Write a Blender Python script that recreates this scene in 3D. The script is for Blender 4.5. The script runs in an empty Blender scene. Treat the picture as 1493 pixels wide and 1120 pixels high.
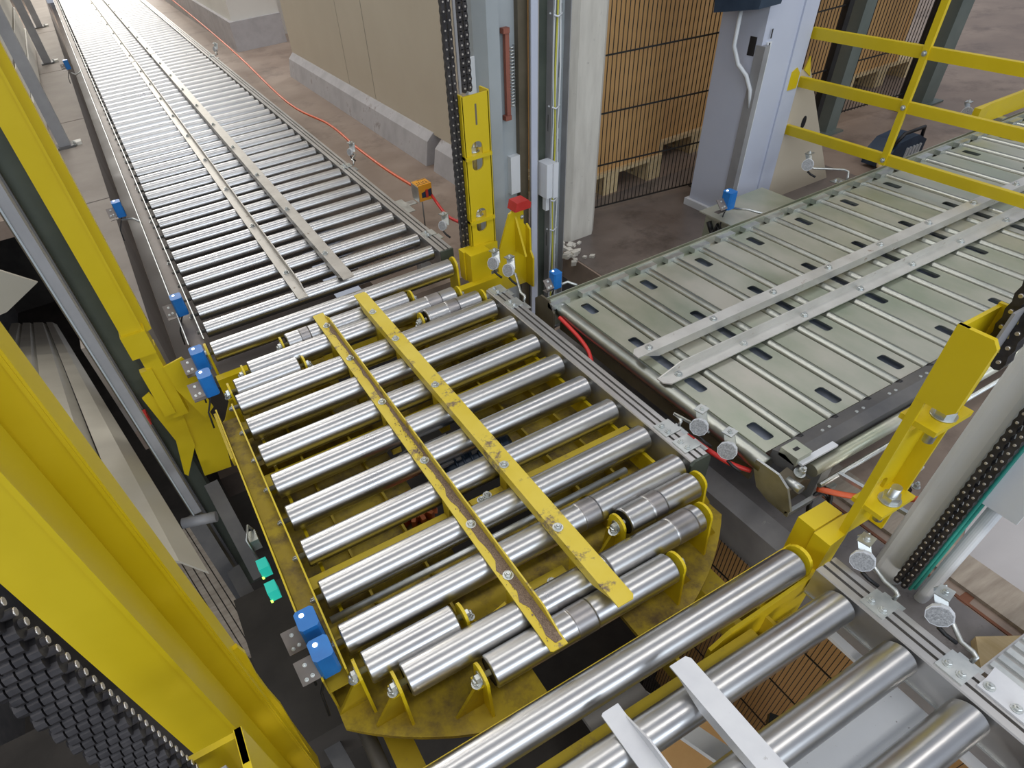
import bpy, math, random
from mathutils import Matrix, Vector
random.seed(7)
sc = bpy.context.scene
COL = sc.collection

# ------------------------------------------------------------------ camera, world, lights, exposure
H = 1.4                                   # eye height above the roller tops (z = 0)
RX = Vector((0.8747255, -0.47611928, -0.09036446))     # camera right / down / forward in world axes
RY = Vector((-0.39428803, -0.59078473, -0.70392496))
RZ = Vector((0.2817663, 0.65137074, -0.7045026))
cam_d = bpy.data.cameras.new('camera'); cam = bpy.data.objects.new('camera', cam_d); COL.objects.link(cam)
M = Matrix((RX, -RY, -RZ)).transposed().to_4x4(); M.translation = Vector((0, 0, H))
cam.matrix_world = M
cam_d.sensor_width = 36.0; cam_d.lens = 889.0 / 1493.0 * 36.0
cam_d.shift_x = 81.45 / 1493.0; cam_d.shift_y = 87.8 / 1493.0
cam_d.clip_start = 0.02; cam_d.clip_end = 200
sc.camera = cam

w = bpy.data.worlds.new('hall'); sc.world = w; w.use_nodes = True
bg = w.node_tree.nodes['Background']; bg.inputs[0].default_value = (0.80, 0.86, 1.0, 1); bg.inputs[1].default_value = 0.34

def area(name, loc, target, sx, sy, power, col):
    d = bpy.data.lights.new(name, 'AREA'); d.shape = 'RECTANGLE'; d.size = sx; d.size_y = sy; d.energy = power; d.color = col
    o = bpy.data.objects.new(name, d); COL.objects.link(o); o.location = loc
    o.rotation_euler = (Vector(target) - Vector(loc)).to_track_quat('-Z', 'Y').to_euler(); return o
area('window_light_far_gate', (2.2, 21, 4.2), (0.5, 6, 0), 7.0, 4.5, 620, (1.0, 0.95, 0.86))
area('window_light_rear_gate', (-1.0, -8.0, 4.2), (0.5, 1.5, 0), 13.0, 2.4, 360, (0.84, 0.92, 1.0))
for ly in (-1.5, 4.0, 9.5, 14.5):
    area('hall_lamp_row', (1.0, ly, 6.5), (1.0, ly, 0), 11.0, 0.9, 135 if ly < 8 else 210, (1.0, 0.96, 0.90))
area('pit_fill_light', (0.1, -1.6, -0.75), (1.6, 0.5, -1.2), 0.9, 0.3, 14, (1.0, 0.95, 0.88))  # added fill light, brightens the cartons and mesh down in the pit
sc.view_settings.view_transform = 'Standard'; sc.view_settings.look = 'None'
sc.view_settings.gamma = 1.0; sc.view_settings.exposure = 0.34; sc.view_settings.use_curve_mapping = False

# ------------------------------------------------------------------ materials
MATS = {}
def pm(name, c1, c2=None, scale=6.0, metal=0.0, rough=0.5, rough2=None, bump=0.0, stretch=(1, 1, 1), dirt=None, dirt_scale=9.0, dirt_lo=0.55, dirt_hi=0.7, detail=5.0, alpha=None, coat=0.0):
    m = bpy.data.materials.new(name); m.use_nodes = True; nt = m.node_tree; N = nt.nodes; L = nt.links
    b = N['Principled BSDF']; b.inputs['Metallic'].default_value = metal; b.inputs['Roughness'].default_value = rough
    if coat: b.inputs['Coat Weight'].default_value = coat; b.inputs['Coat Roughness'].default_value = 0.15
    geo = N.new('ShaderNodeNewGeometry'); mp = N.new('ShaderNodeMapping'); mp.inputs['Scale'].default_value = stretch
    L.new(geo.outputs['Position'], mp.inputs['Vector'])
    no = N.new('ShaderNodeTexNoise'); no.inputs['Scale'].default_value = scale; no.inputs['Detail'].default_value = detail; no.inputs['Roughness'].default_value = 0.6
    L.new(mp.outputs[0], no.inputs['Vector'])
    cr = N.new('ShaderNodeValToRGB'); cr.color_ramp.elements[0].position = 0.32; cr.color_ramp.elements[1].position = 0.68
    cr.color_ramp.elements[0].color = (*c1, 1); cr.color_ramp.elements[1].color = (*(c2 or c1), 1)
    L.new(no.outputs['Fac'], cr.inputs[0]); out = cr.outputs[0]
    if dirt:
        n2 = N.new('ShaderNodeTexNoise'); n2.inputs['Scale'].default_value = dirt_scale; n2.inputs['Detail'].default_value = 9; n2.inputs['Roughness'].default_value = 0.72
        L.new(geo.outputs['Position'], n2.inputs['Vector'])
        r2 = N.new('ShaderNodeValToRGB'); r2.color_ramp.elements[0].position = dirt_lo; r2.color_ramp.elements[1].position = dirt_hi
        L.new(n2.outputs['Fac'], r2.inputs[0])
        mx = N.new('ShaderNodeMixRGB'); L.new(r2.outputs[0], mx.inputs[0]); L.new(out, mx.inputs[1]); mx.inputs[2].default_value = (*dirt, 1); out = mx.outputs[0]
        if metal > 0:
            mm = N.new('ShaderNodeMapRange'); mm.inputs['To Min'].default_value = metal; mm.inputs['To Max'].default_value = metal * 0.5
            L.new(r2.outputs[0], mm.inputs[0]); L.new(mm.outputs[0], b.inputs['Metallic'])
    L.new(out, b.inputs['Base Color'])
    if rough2 is not None:
        mr = N.new('ShaderNodeMapRange'); mr.inputs['From Min'].default_value = 0.3; mr.inputs['From Max'].default_value = 0.7
        mr.inputs['To Min'].default_value = rough; mr.inputs['To Max'].default_value = rough2
        L.new(no.outputs['Fac'], mr.inputs[0]); L.new(mr.outputs[0], b.inputs['Roughness'])
    if bump:
        bp = N.new('ShaderNodeBump'); bp.inputs['Strength'].default_value = bump; bp.inputs['Distance'].default_value = 0.004
        L.new(no.outputs['Fac'], bp.inputs['Height']); L.new(bp.outputs[0], b.inputs['Normal'])
    MATS[name] = m; return m
pm('roller_steel', (0.50, 0.50, 0.505), (0.56, 0.56, 0.555), 5, 1.0, 0.27, 0.33, 0.0, (1, 1, 1))
pm('roller_band', (0.30, 0.29, 0.29), (0.42, 0.40, 0.40), 8, 1.0, 0.35, 0.42)
pm('roller_zinc', (0.34, 0.36, 0.33), (0.44, 0.45, 0.41), 10, 1.0, 0.30, 0.38)
pm('black', (0.012, 0.012, 0.014), (0.02, 0.02, 0.022), 20, 0.0, 0.45)
pm('zinc', (0.52, 0.55, 0.55), (0.70, 0.72, 0.70), 18, 0.9, 0.32, 0.45)
pm('zinc_plate', (0.42, 0.47, 0.36), (0.63, 0.61, 0.53), 4.5, 0.65, 0.34, 0.48, 0.0, (1, 0.5, 1))
pm('zinc_angle', (0.42, 0.40, 0.365), (0.54, 0.52, 0.48), 8, 0.6, 0.40, 0.5, 0.0, (1, 1, 1), (0.22, 0.17, 0.13), 26, 0.60, 0.68)
pm('alu', (0.50, 0.49, 0.48), (0.58, 0.57, 0.56), 5, 0.85, 0.34, 0.42)
pm('alu_groove', (0.05, 0.045, 0.04), (0.07, 0.06, 0.055), 5, 0.2, 0.6)
pm('channel', (0.17, 0.15, 0.14), (0.26, 0.23, 0.21), 9, 0.5, 0.45, 0.6)
pm('yellow', (0.66, 0.49, 0.007), (0.72, 0.545, 0.012), 5, 0.0, 0.34, 0.44)
pm('yellow_worn', (0.44, 0.32, 0.012), (0.56, 0.42, 0.015), 6, 0.0, 0.45, 0.6, 0.0, (1, 1, 1), (0.20, 0.145, 0.06), 13, 0.56, 0.74)
pm('yellow_dirty', (0.37, 0.265, 0.015), (0.50, 0.375, 0.02), 5, 0.0, 0.55, 0.7, 0.15, (1, 1, 1), (0.13, 0.085, 0.03), 7, 0.44, 0.64)
pm('yellow_angle', (0.68, 0.51, 0.03), (0.75, 0.59, 0.08), 6, 0.0, 0.42, 0.55, 0.1, (1, 1, 1), (0.19, 0.13, 0.09), 11, 0.56, 0.63)
pm('pale_angle', (0.62, 0.61, 0.57), (0.74, 0.73, 0.69), 8, 0.5, 0.38, 0.5, 0.0, (1, 1, 1), (0.30, 0.20, 0.13), 22, 0.62, 0.69)
pm('tray_blue', (0.30, 0.35, 0.46), (0.42, 0.46, 0.56), 6, 0.0, 0.5)
pm('white_angle', (0.66, 0.67, 0.70), (0.76, 0.77, 0.79), 9, 0.25, 0.42, 0.5, 0.0, (1, 1, 1), (0.30, 0.28, 0.27), 40, 0.64, 0.70)
pm('lavender', (0.52, 0.56, 0.68), (0.58, 0.62, 0.73), 2, 0.0, 0.42, 0.5)
pm('grey_blue', (0.36, 0.40, 0.42), (0.44, 0.48, 0.50), 2, 0.0, 0.42, 0.5)
pm('pale_grey', (0.68, 0.71, 0.74), (0.76, 0.79, 0.82), 2.5, 0.0, 0.45, 0.5)
pm('dark_green', (0.05, 0.062, 0.05), (0.085, 0.10, 0.08), 4, 0.0, 0.45)
pm('dark_grey', (0.10, 0.10, 0.105), (0.16, 0.155, 0.15), 6, 0.2, 0.5)
pm('mid_grey', (0.28, 0.28, 0.29), (0.36, 0.36, 0.37), 5, 0.1, 0.5)
pm('brown_slot', (0.10, 0.085, 0.055), (0.15, 0.125, 0.085), 6, 0.2, 0.5)
pm('kerb', (0.27, 0.27, 0.29), (0.36, 0.36, 0.38), 7, 0.1, 0.45, 0.6, 0.0, (1, 1, 1), (0.45, 0.45, 0.46), 5, 0.66, 0.72)
pm('concrete_floor', (0.24, 0.175, 0.135), (0.38, 0.30, 0.245), 1.6, 0.0, 0.42, 0.62, 0.15, (1, 1, 1), (0.12, 0.088, 0.072), 2.6, 0.52, 0.78)
pm('concrete_kerb', (0.25, 0.215, 0.185), (0.34, 0.30, 0.265), 2.5, 0.0, 0.65, 0.75, 0.15, (1, 1, 1), (0.30, 0.25, 0.22), 4, 0.58, 0.75)
pm('concrete_pale', (0.46, 0.44, 0.44), (0.56, 0.54, 0.54), 2.2, 0.0, 0.5, 0.65, 0.3, (1, 1, 1), (0.33, 0.28, 0.26), 5, 0.60, 0.76)
pm('concrete_dark', (0.12, 0.10, 0.092), (0.22, 0.185, 0.165), 2.6, 0.0, 0.32, 0.5, 0.1, (1, 1, 1), (0.07, 0.06, 0.055), 4, 0.52, 0.72)
pm('concrete_grey', (0.15, 0.14, 0.14), (0.25, 0.235, 0.24), 5, 0.0, 0.55, 0.7, 0.3, (1, 1, 1), (0.10, 0.09, 0.09), 14, 0.58, 0.72)
pm('concrete', (0.55, 0.525, 0.47), (0.68, 0.655, 0.59), 7, 0.0, 0.8, 0.9, 0.6, (3, 3, 0.5), (0.30, 0.28, 0.26), 30, 0.63, 0.69)
pm('plinth', (0.40, 0.385, 0.39), (0.53, 0.515, 0.52), 5, 0.0, 0.75, 0.85, 0.4, (1, 1, 1), (0.32, 0.28, 0.27), 5, 0.58, 0.66)
pm('trench', (0.06, 0.045, 0.037), (0.11, 0.085, 0.07), 2.5, 0.0, 0.35, 0.5)
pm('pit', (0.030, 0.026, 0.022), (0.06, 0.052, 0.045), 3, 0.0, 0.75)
pm('wall_beige', (0.56, 0.49, 0.375), (0.62, 0.55, 0.43), 1.2, 0.0, 0.5, 0.58)
pm('wall_white', (0.70, 0.68, 0.62), (0.78, 0.76, 0.70), 1.2, 0.0, 0.55)
pm('seam', (0.16, 0.14, 0.11), None, 4, 0.0, 0.7)
pm('cardboard', (0.58, 0.33, 0.12), (0.66, 0.39, 0.16), 1.5, 0.0, 0.75, 0.8, 0.0, (6, 6, 0.4))
pm('wood', (0.60, 0.45, 0.23), (0.72, 0.57, 0.34), 7, 0.0, 0.75, 0.8, 0.3, (6, 1, 6))
pm('wood_grey', (0.30, 0.25, 0.20), (0.44, 0.38, 0.31), 7, 0.0, 0.75, 0.8, 0.3, (1, 7, 1))
pm('fence_black', (0.012, 0.012, 0.012), (0.02, 0.02, 0.02), 20, 0.1, 0.5)
pm('fence_green', (0.13, 0.16, 0.145), (0.18, 0.21, 0.19), 4, 0.2, 0.45)
pm('blue', (0.012, 0.16, 0.52), (0.02, 0.21, 0.62), 12, 0.0, 0.32, 0.4)
pm('navy', (0.015, 0.035, 0.07), (0.04, 0.07, 0.12), 10, 0.1, 0.4)
pm('reflector', (0.25, 0.26, 0.27), (0.55, 0.56, 0.58), 220, 0.2, 0.4, 0.5, 0.5)
pm('red', (0.50, 0.030, 0.025), (0.60, 0.05, 0.04), 8, 0.0, 0.45)
pm('red_brown', (0.25, 0.085, 0.06), (0.34, 0.12, 0.08), 8, 0.0, 0.6)
pm('cable_orange', (0.72, 0.11, 0.03), (0.80, 0.15, 0.05), 6, 0.0, 0.4)
pm('cable_red', (0.62, 0.03, 0.03), (0.72, 0.05, 0.04), 6, 0.0, 0.4)
pm('cable_green', (0.02, 0.22, 0.18), (0.03, 0.30, 0.24), 6, 0.0, 0.4)
pm('cable_yellow', (0.55, 0.52, 0.06), (0.62, 0.60, 0.10), 6, 0.0, 0.4)
pm('orange', (0.85, 0.36, 0.02), (0.88, 0.40, 0.03), 8, 0.0, 0.4)
pm('chain', (0.035, 0.033, 0.035), (0.075, 0.07, 0.072), 30, 0.6, 0.38, 0.5)
pm('chain_pin', (0.62, 0.58, 0.52), (0.75, 0.70, 0.64), 30, 0.9, 0.35)
pm('beige_sheet', (0.40, 0.37, 0.30), (0.48, 0.45, 0.37), 2, 0.1, 0.5, 0.6)
pm('gear_orange', (0.42, 0.10, 0.02), (0.55, 0.15, 0.03), 8, 0.0, 0.6)
pm('white_plastic', (0.72, 0.75, 0.80), (0.78, 0.81, 0.85), 4, 0.0, 0.4)
pm('spotted_plate', (0.66, 0.70, 0.75), (0.74, 0.78, 0.83), 4, 0.1, 0.45, 0.5, 0.0, (1, 1, 1), (0.18, 0.18, 0.19), 60, 0.635, 0.68)
pm('debris', (0.13, 0.085, 0.06), (0.34, 0.25, 0.18), 420, 0.0, 0.9, None, 0.6)
pm('rust', (0.16, 0.06, 0.03), (0.22, 0.09, 0.05), 15, 0.0, 0.8)
def emit(name, col, s):
    m = bpy.data.materials.new(name); m.use_nodes = True; b = m.node_tree.nodes['Principled BSDF']
    b.inputs['Base Color'].default_value = (*col, 1); b.inputs['Emission Color'].default_value = (*col, 1); b.inputs['Emission Strength'].default_value = s
    MATS[name] = m
emit('lamp_white', (0.85, 0.9, 1.0), 4.0); emit('lamp_teal', (0.02, 0.45, 0.36), 0.5)
emit('lamp_green', (0.5, 1.0, 0.1), 2.0)

# ------------------------------------------------------------------ mesh helpers
class MB:
    def __init__(s): s.v = []; s.f = []; s.mi = []; s.sm = []; s.mats = []; s.cur = 0
    def m(s, name):
        if name not in s.mats: s.mats.append(name)
        s.cur = s.mats.index(name); return s
    def face(s, idx, smooth=False): s.f.append(tuple(idx)); s.mi.append(s.cur); s.sm.append(smooth)
    def box(s, x0, x1, y0, y1, z0, z1):
        b = len(s.v)
        s.v += [(x, y, z) for z in (z0, z1) for y in (y0, y1) for x in (x0, x1)]
        for q in ((0, 2, 3, 1), (4, 5, 7, 6), (0, 1, 5, 4), (2, 6, 7, 3), (0, 4, 6, 2), (1, 3, 7, 5)): s.face([b + i for i in q])
        return s
    def obox(s, c, ax, ay, az, hx, hy, hz):
        c, ax, ay, az = Vector(c), Vector(ax).normalized(), Vector(ay).normalized(), Vector(az).normalized()
        b = len(s.v)
        s.v += [tuple(c + ax * hx * i + ay * hy * j + az * hz * k) for k in (-1, 1) for j in (-1, 1) for i in (-1, 1)]
        for q in ((0, 2, 3, 1), (4, 5, 7, 6), (0, 1, 5, 4), (2, 6, 7, 3), (0, 4, 6, 2), (1, 3, 7, 5)): s.face([b + i for i in q])
        return s
    def bar(s, p0, p1, hw, hh, up=(0, 0, 1)):
        p0, p1 = Vector(p0), Vector(p1); d = p1 - p0; a = d.normalized(); u = Vector(up)
        r = a.cross(u)
        if r.length < 1e-5: r = a.cross(Vector((1, 0, 0)))
        r.normalize(); u = r.cross(a)
        return s.obox((p0 + p1) / 2, a, r, u, d.length / 2, hw, hh)
    def ring(s, c, a, b, r, n):
        i0 = len(s.v); c = Vector(c)
        for k in range(n):
            t = 2 * math.pi * k / n; s.v.append(tuple(c + a * (r * math.cos(t)) + b * (r * math.sin(t))))
        return i0
    def frame(s, d):
        d = Vector(d).normalized(); t = Vector((0, 0, 1)) if abs(d.z) < 0.9 else Vector((1, 0, 0))
        a = d.cross(t).normalized(); return d, a, d.cross(a)
    def lathe(s, p0, d, prof, n=20, caps=True, smooth=True):
        """prof: list of (distance along d, radius[, material])"""
        d, a, b = s.frame(d); p0 = Vector(p0); prev = None
        for k, q in enumerate(prof):
            i = s.ring(p0 + d * q[0], a, b, q[1], n)
            if prev is not None:
                if len(q) > 2: s.m(q[2])
                for j in range(n): s.face((prev + j, prev + (j + 1) % n, i + (j + 1) % n, i + j), smooth)
            elif caps: s.face([i + j for j in range(n)][::-1])
            prev = i
        if caps: s.face([prev + j for j in range(n)])
        return s
    def cyl(s, p0, p1, r, n=16, smooth=True):
        d = Vector(p1) - Vector(p0); return s.lathe(p0, d, [(0, r), (d.length, r)], n, True, smooth)
    def tube(s, pts, r, n=8, closed=False):
        pts = [Vector(p) for p in pts]; prev = None; ref = None
        for k, p in enumerate(pts):
            t = (pts[min(k + 1, len(pts) - 1)] - pts[max(k - 1, 0)]).normalized()
            if ref is None: ref = t.cross(Vector((0, 0, 1))) if abs(t.z) < 0.9 else t.cross(Vector((1, 0, 0)))
            a = (ref - t * ref.dot(t)).normalized(); ref = a; b = t.cross(a)
            i = s.ring(p, a, b, r, n)
            if prev is not None:
                for j in range(n): s.face((prev + j, prev + (j + 1) % n, i + (j + 1) % n, i + j), True)
            else: s.face([i + j for j in range(n)][::-1])
            prev = i
        s.face([prev + j for j in range(n)]); return s
    def prism(s, pts, axis, a0, a1):
        b = len(s.v); n = len(pts)
        for a in (a0, a1):
            for p, q in pts:
                s.v.append((a, p, q) if axis == 'x' else (p, a, q) if axis == 'y' else (p, q, a))
        s.face(range(b, b + n)); s.face(list(range(b + n, b + 2 * n))[::-1])
        for i in range(n): s.face((b + i, b + n + i, b + n + (i + 1) % n, b + (i + 1) % n))
        return s
    def bolt(s, p, d, r=0.011, h=0.008, washer=True, mat='zinc'):
        s.m(mat); d, a, b = s.frame(d); p = Vector(p)
        if washer: s.lathe(p, d, [(0, r * 1.45), (0.0025, r * 1.45)], 12)
        s.lathe(p + d * 0.0025, d, [(0, r), (h * 0.8, r), (h, r * 0.8)], 6, True, False)
        s.lathe(p + d * (h + 0.0025), d, [(0, r * 0.5), (h * 0.5, r * 0.45)], 8); return s
    def gridplate(s, xs, ys, skip, z0, z1):
        """flat plate with rectangular holes: cells in skip are left out"""
        nx, ny = len(xs) - 1, len(ys) - 1
        for i in range(nx):
            for j in range(ny):
                if (i, j) in skip: continue
                b = len(s.v); x0, x1, y0, y1 = xs[i], xs[i + 1], ys[j], ys[j + 1]
                s.v += [(x, y, z) for z in (z0, z1) for y in (y0, y1) for x in (x0, x1)]
                s.face((b + 4, b + 5, b + 7, b + 6)); s.face((b, b + 2, b + 3, b + 1))
                if j == 0 or (i, j - 1) in skip: s.face((b, b + 1, b + 5, b + 4))
                if j == ny - 1 or (i, j + 1) in skip: s.face((b + 2, b + 6, b + 7, b + 3))
                if i == 0 or (i - 1, j) in skip: s.face((b, b + 4, b + 6, b + 2))
                if i == nx - 1 or (i + 1, j) in skip: s.face((b + 1, b + 3, b + 7, b + 5))
        return s
    def mesh(s, name):
        me = bpy.data.meshes.new(name); me.from_pydata(s.v, [], s.f)
        for m in s.mats: me.materials.append(MATS[m])
        me.polygons.foreach_set('material_index', s.mi); me.polygons.foreach_set('use_smooth', s.sm); me.update(); return me
def mb(mat): return MB().m(mat)

def put(o, parent):
    if parent is not None:
        o.parent = parent; o.matrix_parent_inverse = Matrix.Translation(parent.location).inverted()
def obj(name, b, parent=None, label=None, cat=None, group=None, kind=None, loc=None):
    me = b.mesh(name) if isinstance(b, MB) else b
    o = bpy.data.objects.new(name, me); COL.objects.link(o)
    if loc is not None: o.location = loc
    put(o, parent)
    tag(o, label, cat, group, kind); return o
def tag(o, label=None, cat=None, group=None, kind=None):
    if label: o['label'] = label
    if cat: o['category'] = cat
    if group: o['group'] = group
    if kind: o['kind'] = kind
    return o
def thing(name, loc, label, cat, group=None):
    o = bpy.data.objects.new(name, None); COL.objects.link(o); o.location = loc; o.empty_display_size = 0.1
    return tag(o, label, cat, group)

# shared roller mesh, axis along +x from 0 to length
RM = {}
def roller_mesh(length, r=0.0425, steel='roller_steel', bands=()):
    key = (round(length, 3), r, steel, tuple(bands))
    if key in RM: return RM[key]
    b = MB().m('zinc'); b.lathe((-0.035, 0, 0), (1, 0, 0), [(0, 0.008), (length + 0.07, 0.008)], 8)
    b.m('black'); b.lathe((0.0, 0, 0), (1, 0, 0), [(0.002, r * 0.86), (length - 0.002, r * 0.86)], 24)
    b.m(steel)
    prof = [(0.0, r - 0.006), (0.0, r - 0.004), (0.004, r), (0.0045, r), (0.012, r)]
    for (a, c) in bands: prof += [(a - 0.004, r, steel), (a, r, steel), (a + 0.0002, r + 0.0008, 'roller_band'), (a + 0.003, r + 0.0008, 'roller_band'), (c - 0.003, r + 0.0008, 'roller_band'), (c - 0.0002, r + 0.0008, 'roller_band'), (c, r, 'roller_band'), (c + 0.004, r, steel)]
    prof += [(length - 0.012, r, steel), (length - 0.0045, r, steel), (length - 0.004, r, steel), (length, r - 0.004, steel), (length, r - 0.006, steel)]
    b.lathe((0, 0, 0), (1, 0, 0), prof, 44, False)
    RM[key] = b.mesh('roller'); return RM[key]

def alu_rail(y0, y1, x0=1.125, w_=0.066, top=-0.008, h=0.115):
    """aluminium side profile running along y with two slots in its top"""
    g = [(x0, top - h), (x0 + w_, top - h), (x0 + w_, top)]
    for c in (0.70, 0.36):
        a = x0 + w_ * c
        g += [(a + 0.004, top), (a + 0.004, top - 0.012), (a - 0.004, top - 0.012), (a - 0.004, top)]
    g += [(x0 + 0.003, top), (x0, top - 0.003)]
    return mb('alu').prism(g, 'y', y0, y1)
def slots(parent, y0, y1, x0=1.125, w_=0.066, top=-0.008):
    for c in (0.70, 0.36):
        a = x0 + w_ * c; obj('slot_strip', mb('alu_groove').box(a - 0.0038, a + 0.0038, y0 + 0.001, y1 - 0.001, top - 0.0119, top - 0.004), parent)

# ------------------------------------------------------------------ the setting
ZF = -0.32
PX0, PX1, PY0, PY1 = -0.60, 1.40, -3.0, 2.62         # lift pit
fl = mb('concrete_floor')
fl.box(PX1, 14, -4, 2.02, ZF - 0.15, ZF); fl.box(1.93, 14, 2.02, PY1 + 0.09, ZF - 0.15, ZF); fl.box(0.9, 14, PY1 + 0.09, 24, ZF - 0.15, ZF); fl.m('trench').box(-0.26, 0.92, PY1, 24, ZF - 0.75, ZF - 0.60); fl.m('concrete_floor'); fl.box(-0.62, -0.26, 3.3, 24, ZF - 0.75, ZF - 0.60); fl.box(-5, -0.62, 6.5, 24, ZF - 0.45, ZF - 0.30)
obj('floor', fl, kind='structure')
for (y0, y1) in ((3.3, 5.4), (5.42, 7.9), (7.92, 10.6), (10.62, 14), (14.02, 19)):
    obj('floor_slab', mb('concrete_kerb').box(-0.62, -0.262, y0, y1, ZF - 0.60, ZF + 0.004), kind='structure')
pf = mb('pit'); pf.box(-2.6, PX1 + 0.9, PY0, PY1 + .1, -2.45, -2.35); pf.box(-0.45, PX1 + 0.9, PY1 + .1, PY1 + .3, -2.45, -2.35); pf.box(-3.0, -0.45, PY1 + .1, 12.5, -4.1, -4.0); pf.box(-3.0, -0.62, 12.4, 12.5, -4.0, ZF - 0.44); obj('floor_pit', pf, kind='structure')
obj('floor_slab', mb('concrete_pale').prism([(1.66, 0.24), (2.2, 0.48), (14, 0.48), (14, -4), (1.74, -4), (1.74, 0.05)], 'z', ZF - 0.01, ZF + 0.003), kind='structure')
obj('floor_slab', mb('concrete_dark').box(1.94, 3.9, 2.03, 3.02, ZF - 0.01, ZF + 0.002), kind='structure')  # floor area in a darker concrete tone beside the pillar
obj('floor_slab', mb('concrete_grey').box(PX1 + 0.012, 1.615, -4, 2.0, ZF - 0.01, ZF + 0.002), kind='structure')
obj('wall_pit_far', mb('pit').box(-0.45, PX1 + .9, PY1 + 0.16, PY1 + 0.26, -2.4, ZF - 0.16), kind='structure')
obj('wall_pit_left', mb('dark_grey').box(-3.0, -2.9, PY0, 12.5, -4.0, 0.9), kind='structure')
kb = mb('kerb').prism([(PX1 - 0.055, ZF - 0.20), (PX1 + 0.01, ZF - 0.20), (PX1 + 0.01, ZF + 0.006), (PX1 - 0.055, ZF - 0.03)], 'y', -0.6, 0.98)
obj('trim_1', kb, kind='structure')
obj('trim_2', mb('rust').box(1.62, 1.63, -1.0, 1.95, ZF - 0.001, ZF + 0.003), kind='structure')
obj('trim_3', mb('wood_grey').box(1.66, 1.78, 0.0, 1.10, ZF - 0.001, ZF + 0.012), kind='structure')
wr = obj('wall_right', mb('wall_beige').box(2.0, 2.15, 3.52, 7.66, ZF + 0.20, 5.0), kind='structure')
for (y0, y1) in ((3.50, 5.34), (5.352, 5.945), (5.957, 7.68)):
    obj('panel', mb('wall_beige').box(1.988, 2.0, y0, y1, ZF + 0.20, 5.0), wr)
obj('seam', mb('seam').box(1.9905, 1.9995, 5.338, 5.354, ZF + 0.2, 5.0), wr); obj('seam', mb('seam').box(1.9905, 1.9995, 5.943, 5.959, ZF + 0.2, 5.0), wr)
def plinth_block(y0, y1, top, name='plinth_block'):
    return obj(name, mb('plinth').prism([(1.90, ZF), (2.15, ZF), (2.15, top), (1.985, top), (1.93, top - 0.05)], 'y', y0, y1), wr)
plinth_block(4.28, 7.66, ZF + 0.215); plinth_block(3.50, 4.16, ZF + 0.20)
wf = obj('wall_far', mb('wall_white').box(1.78, 2.02, 9.45, 16, ZF + 0.32, 5), kind='structure')
obj('wall_face', mb('wall_white').box(2.02, 2.40, 9.45, 16, ZF + 0.32, 5), wf); obj('base', mb('plinth').box(1.74, 2.40, 9.40, 16, ZF, ZF + 0.32), wf)
wb = obj('wall_back', mb('wall_white').box(2.42, 5.2, 9.9, 10.1, ZF, 5), kind='structure')
for k in range(9): obj('slat', mb('seam').box(2.42, 5.2, 9.88, 9.90, 0.1 + k * 0.28, 0.115 + k * 0.28), wb)
obj('wall_end', mb('wall_white').box(-8, 14, 24, 24.3, ZF, 2.0), kind='structure')
obj('wall_left', mb('beige_sheet').box(-3.2, -3.0, 2, 24, ZF - 0.3, 6), kind='structure')
# concrete pillar
pl = mb('concrete'); cx, cy, hw = 2.105, 2.795, 0.125
pts = [(cx - hw, cy - hw + 0.05), (cx - hw + 0.05, cy - hw), (cx + hw - 0.05, cy - hw), (cx + hw, cy - hw + 0.05), (cx + hw, cy + hw), (cx - hw, cy + hw)]
pl.prism(pts, 'z', ZF, 4.5)
obj('concrete_pillar', pl, None, 'rough cast concrete pillar standing beside the vertical cable tray', 'pillar')
rub = MB().m('concrete')
for k in range(26):
    a = random.uniform(0, 6.3); d = random.uniform(0.0, 0.16); r = random.uniform(0.008, 0.022)
    p = (2.02 - 0.06 + d * math.cos(a) * 0.7, 2.58 + d * math.sin(a), ZF + r * 0.5)
    rub.obox(p, (math.cos(a), math.sin(a), 0.2), (-math.sin(a), math.cos(a), 0.1), (0, -0.1, 1), r, r * 0.7, r * 0.6)
obj('rubble', rub, None, 'crumbled concrete chips lying at the foot of the pillar', 'rubble', kind='stuff')

# ------------------------------------------------------------------ angle-iron guides
def chamfer_angle_y(mat, kind, xl, xr, y0, y1):
    f = mb(mat); g = mb(mat); t = 0.0045
    if kind == 'up':
        f.prism([(xl, y0 + .004), (xl + .006, y0), (xr, y0), (xr, y1), (xl + .006, y1), (xl, y1 - .004)], 'z', 0.002, 0.002 + t)
        g.prism([(y0 + .03, 0.002 + t), (y0 + 0.10, 0.036), (y1 - 0.10, 0.036), (y1 - .03, 0.002 + t)], 'x', xr - t, xr)
    else:
        f.prism([(xl, y0), (xr - .008, y0), (xr, y0 + .010), (xr, y1 - .010), (xr - .008, y1), (xl, y1)], 'z', 0.0335, 0.0335 + t)
        g.prism([(y0 + .03, 0.0335), (y1 - .03, 0.0335), (y1 - 0.10, 0.002), (y0 + 0.10, 0.002)], 'x', xl, xl + t)
    return f, g
def angle_y(parent, mat, kind, xl, xr, y0, y1, bolts, name='guide_angle'):
    f, g = chamfer_angle_y(mat, kind, xl, xr, y0, y1)
    o = obj(name, f, parent); obj('flange', g, o)
    zt = 0.0065 if kind == 'up' else 0.038
    for y in bolts: obj('bolt', MB().bolt((xl + 0.026 if kind == 'up' else xl + 0.016, y, zt), (0, 0, 1), 0.0105, 0.008), o)
    return o
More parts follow.
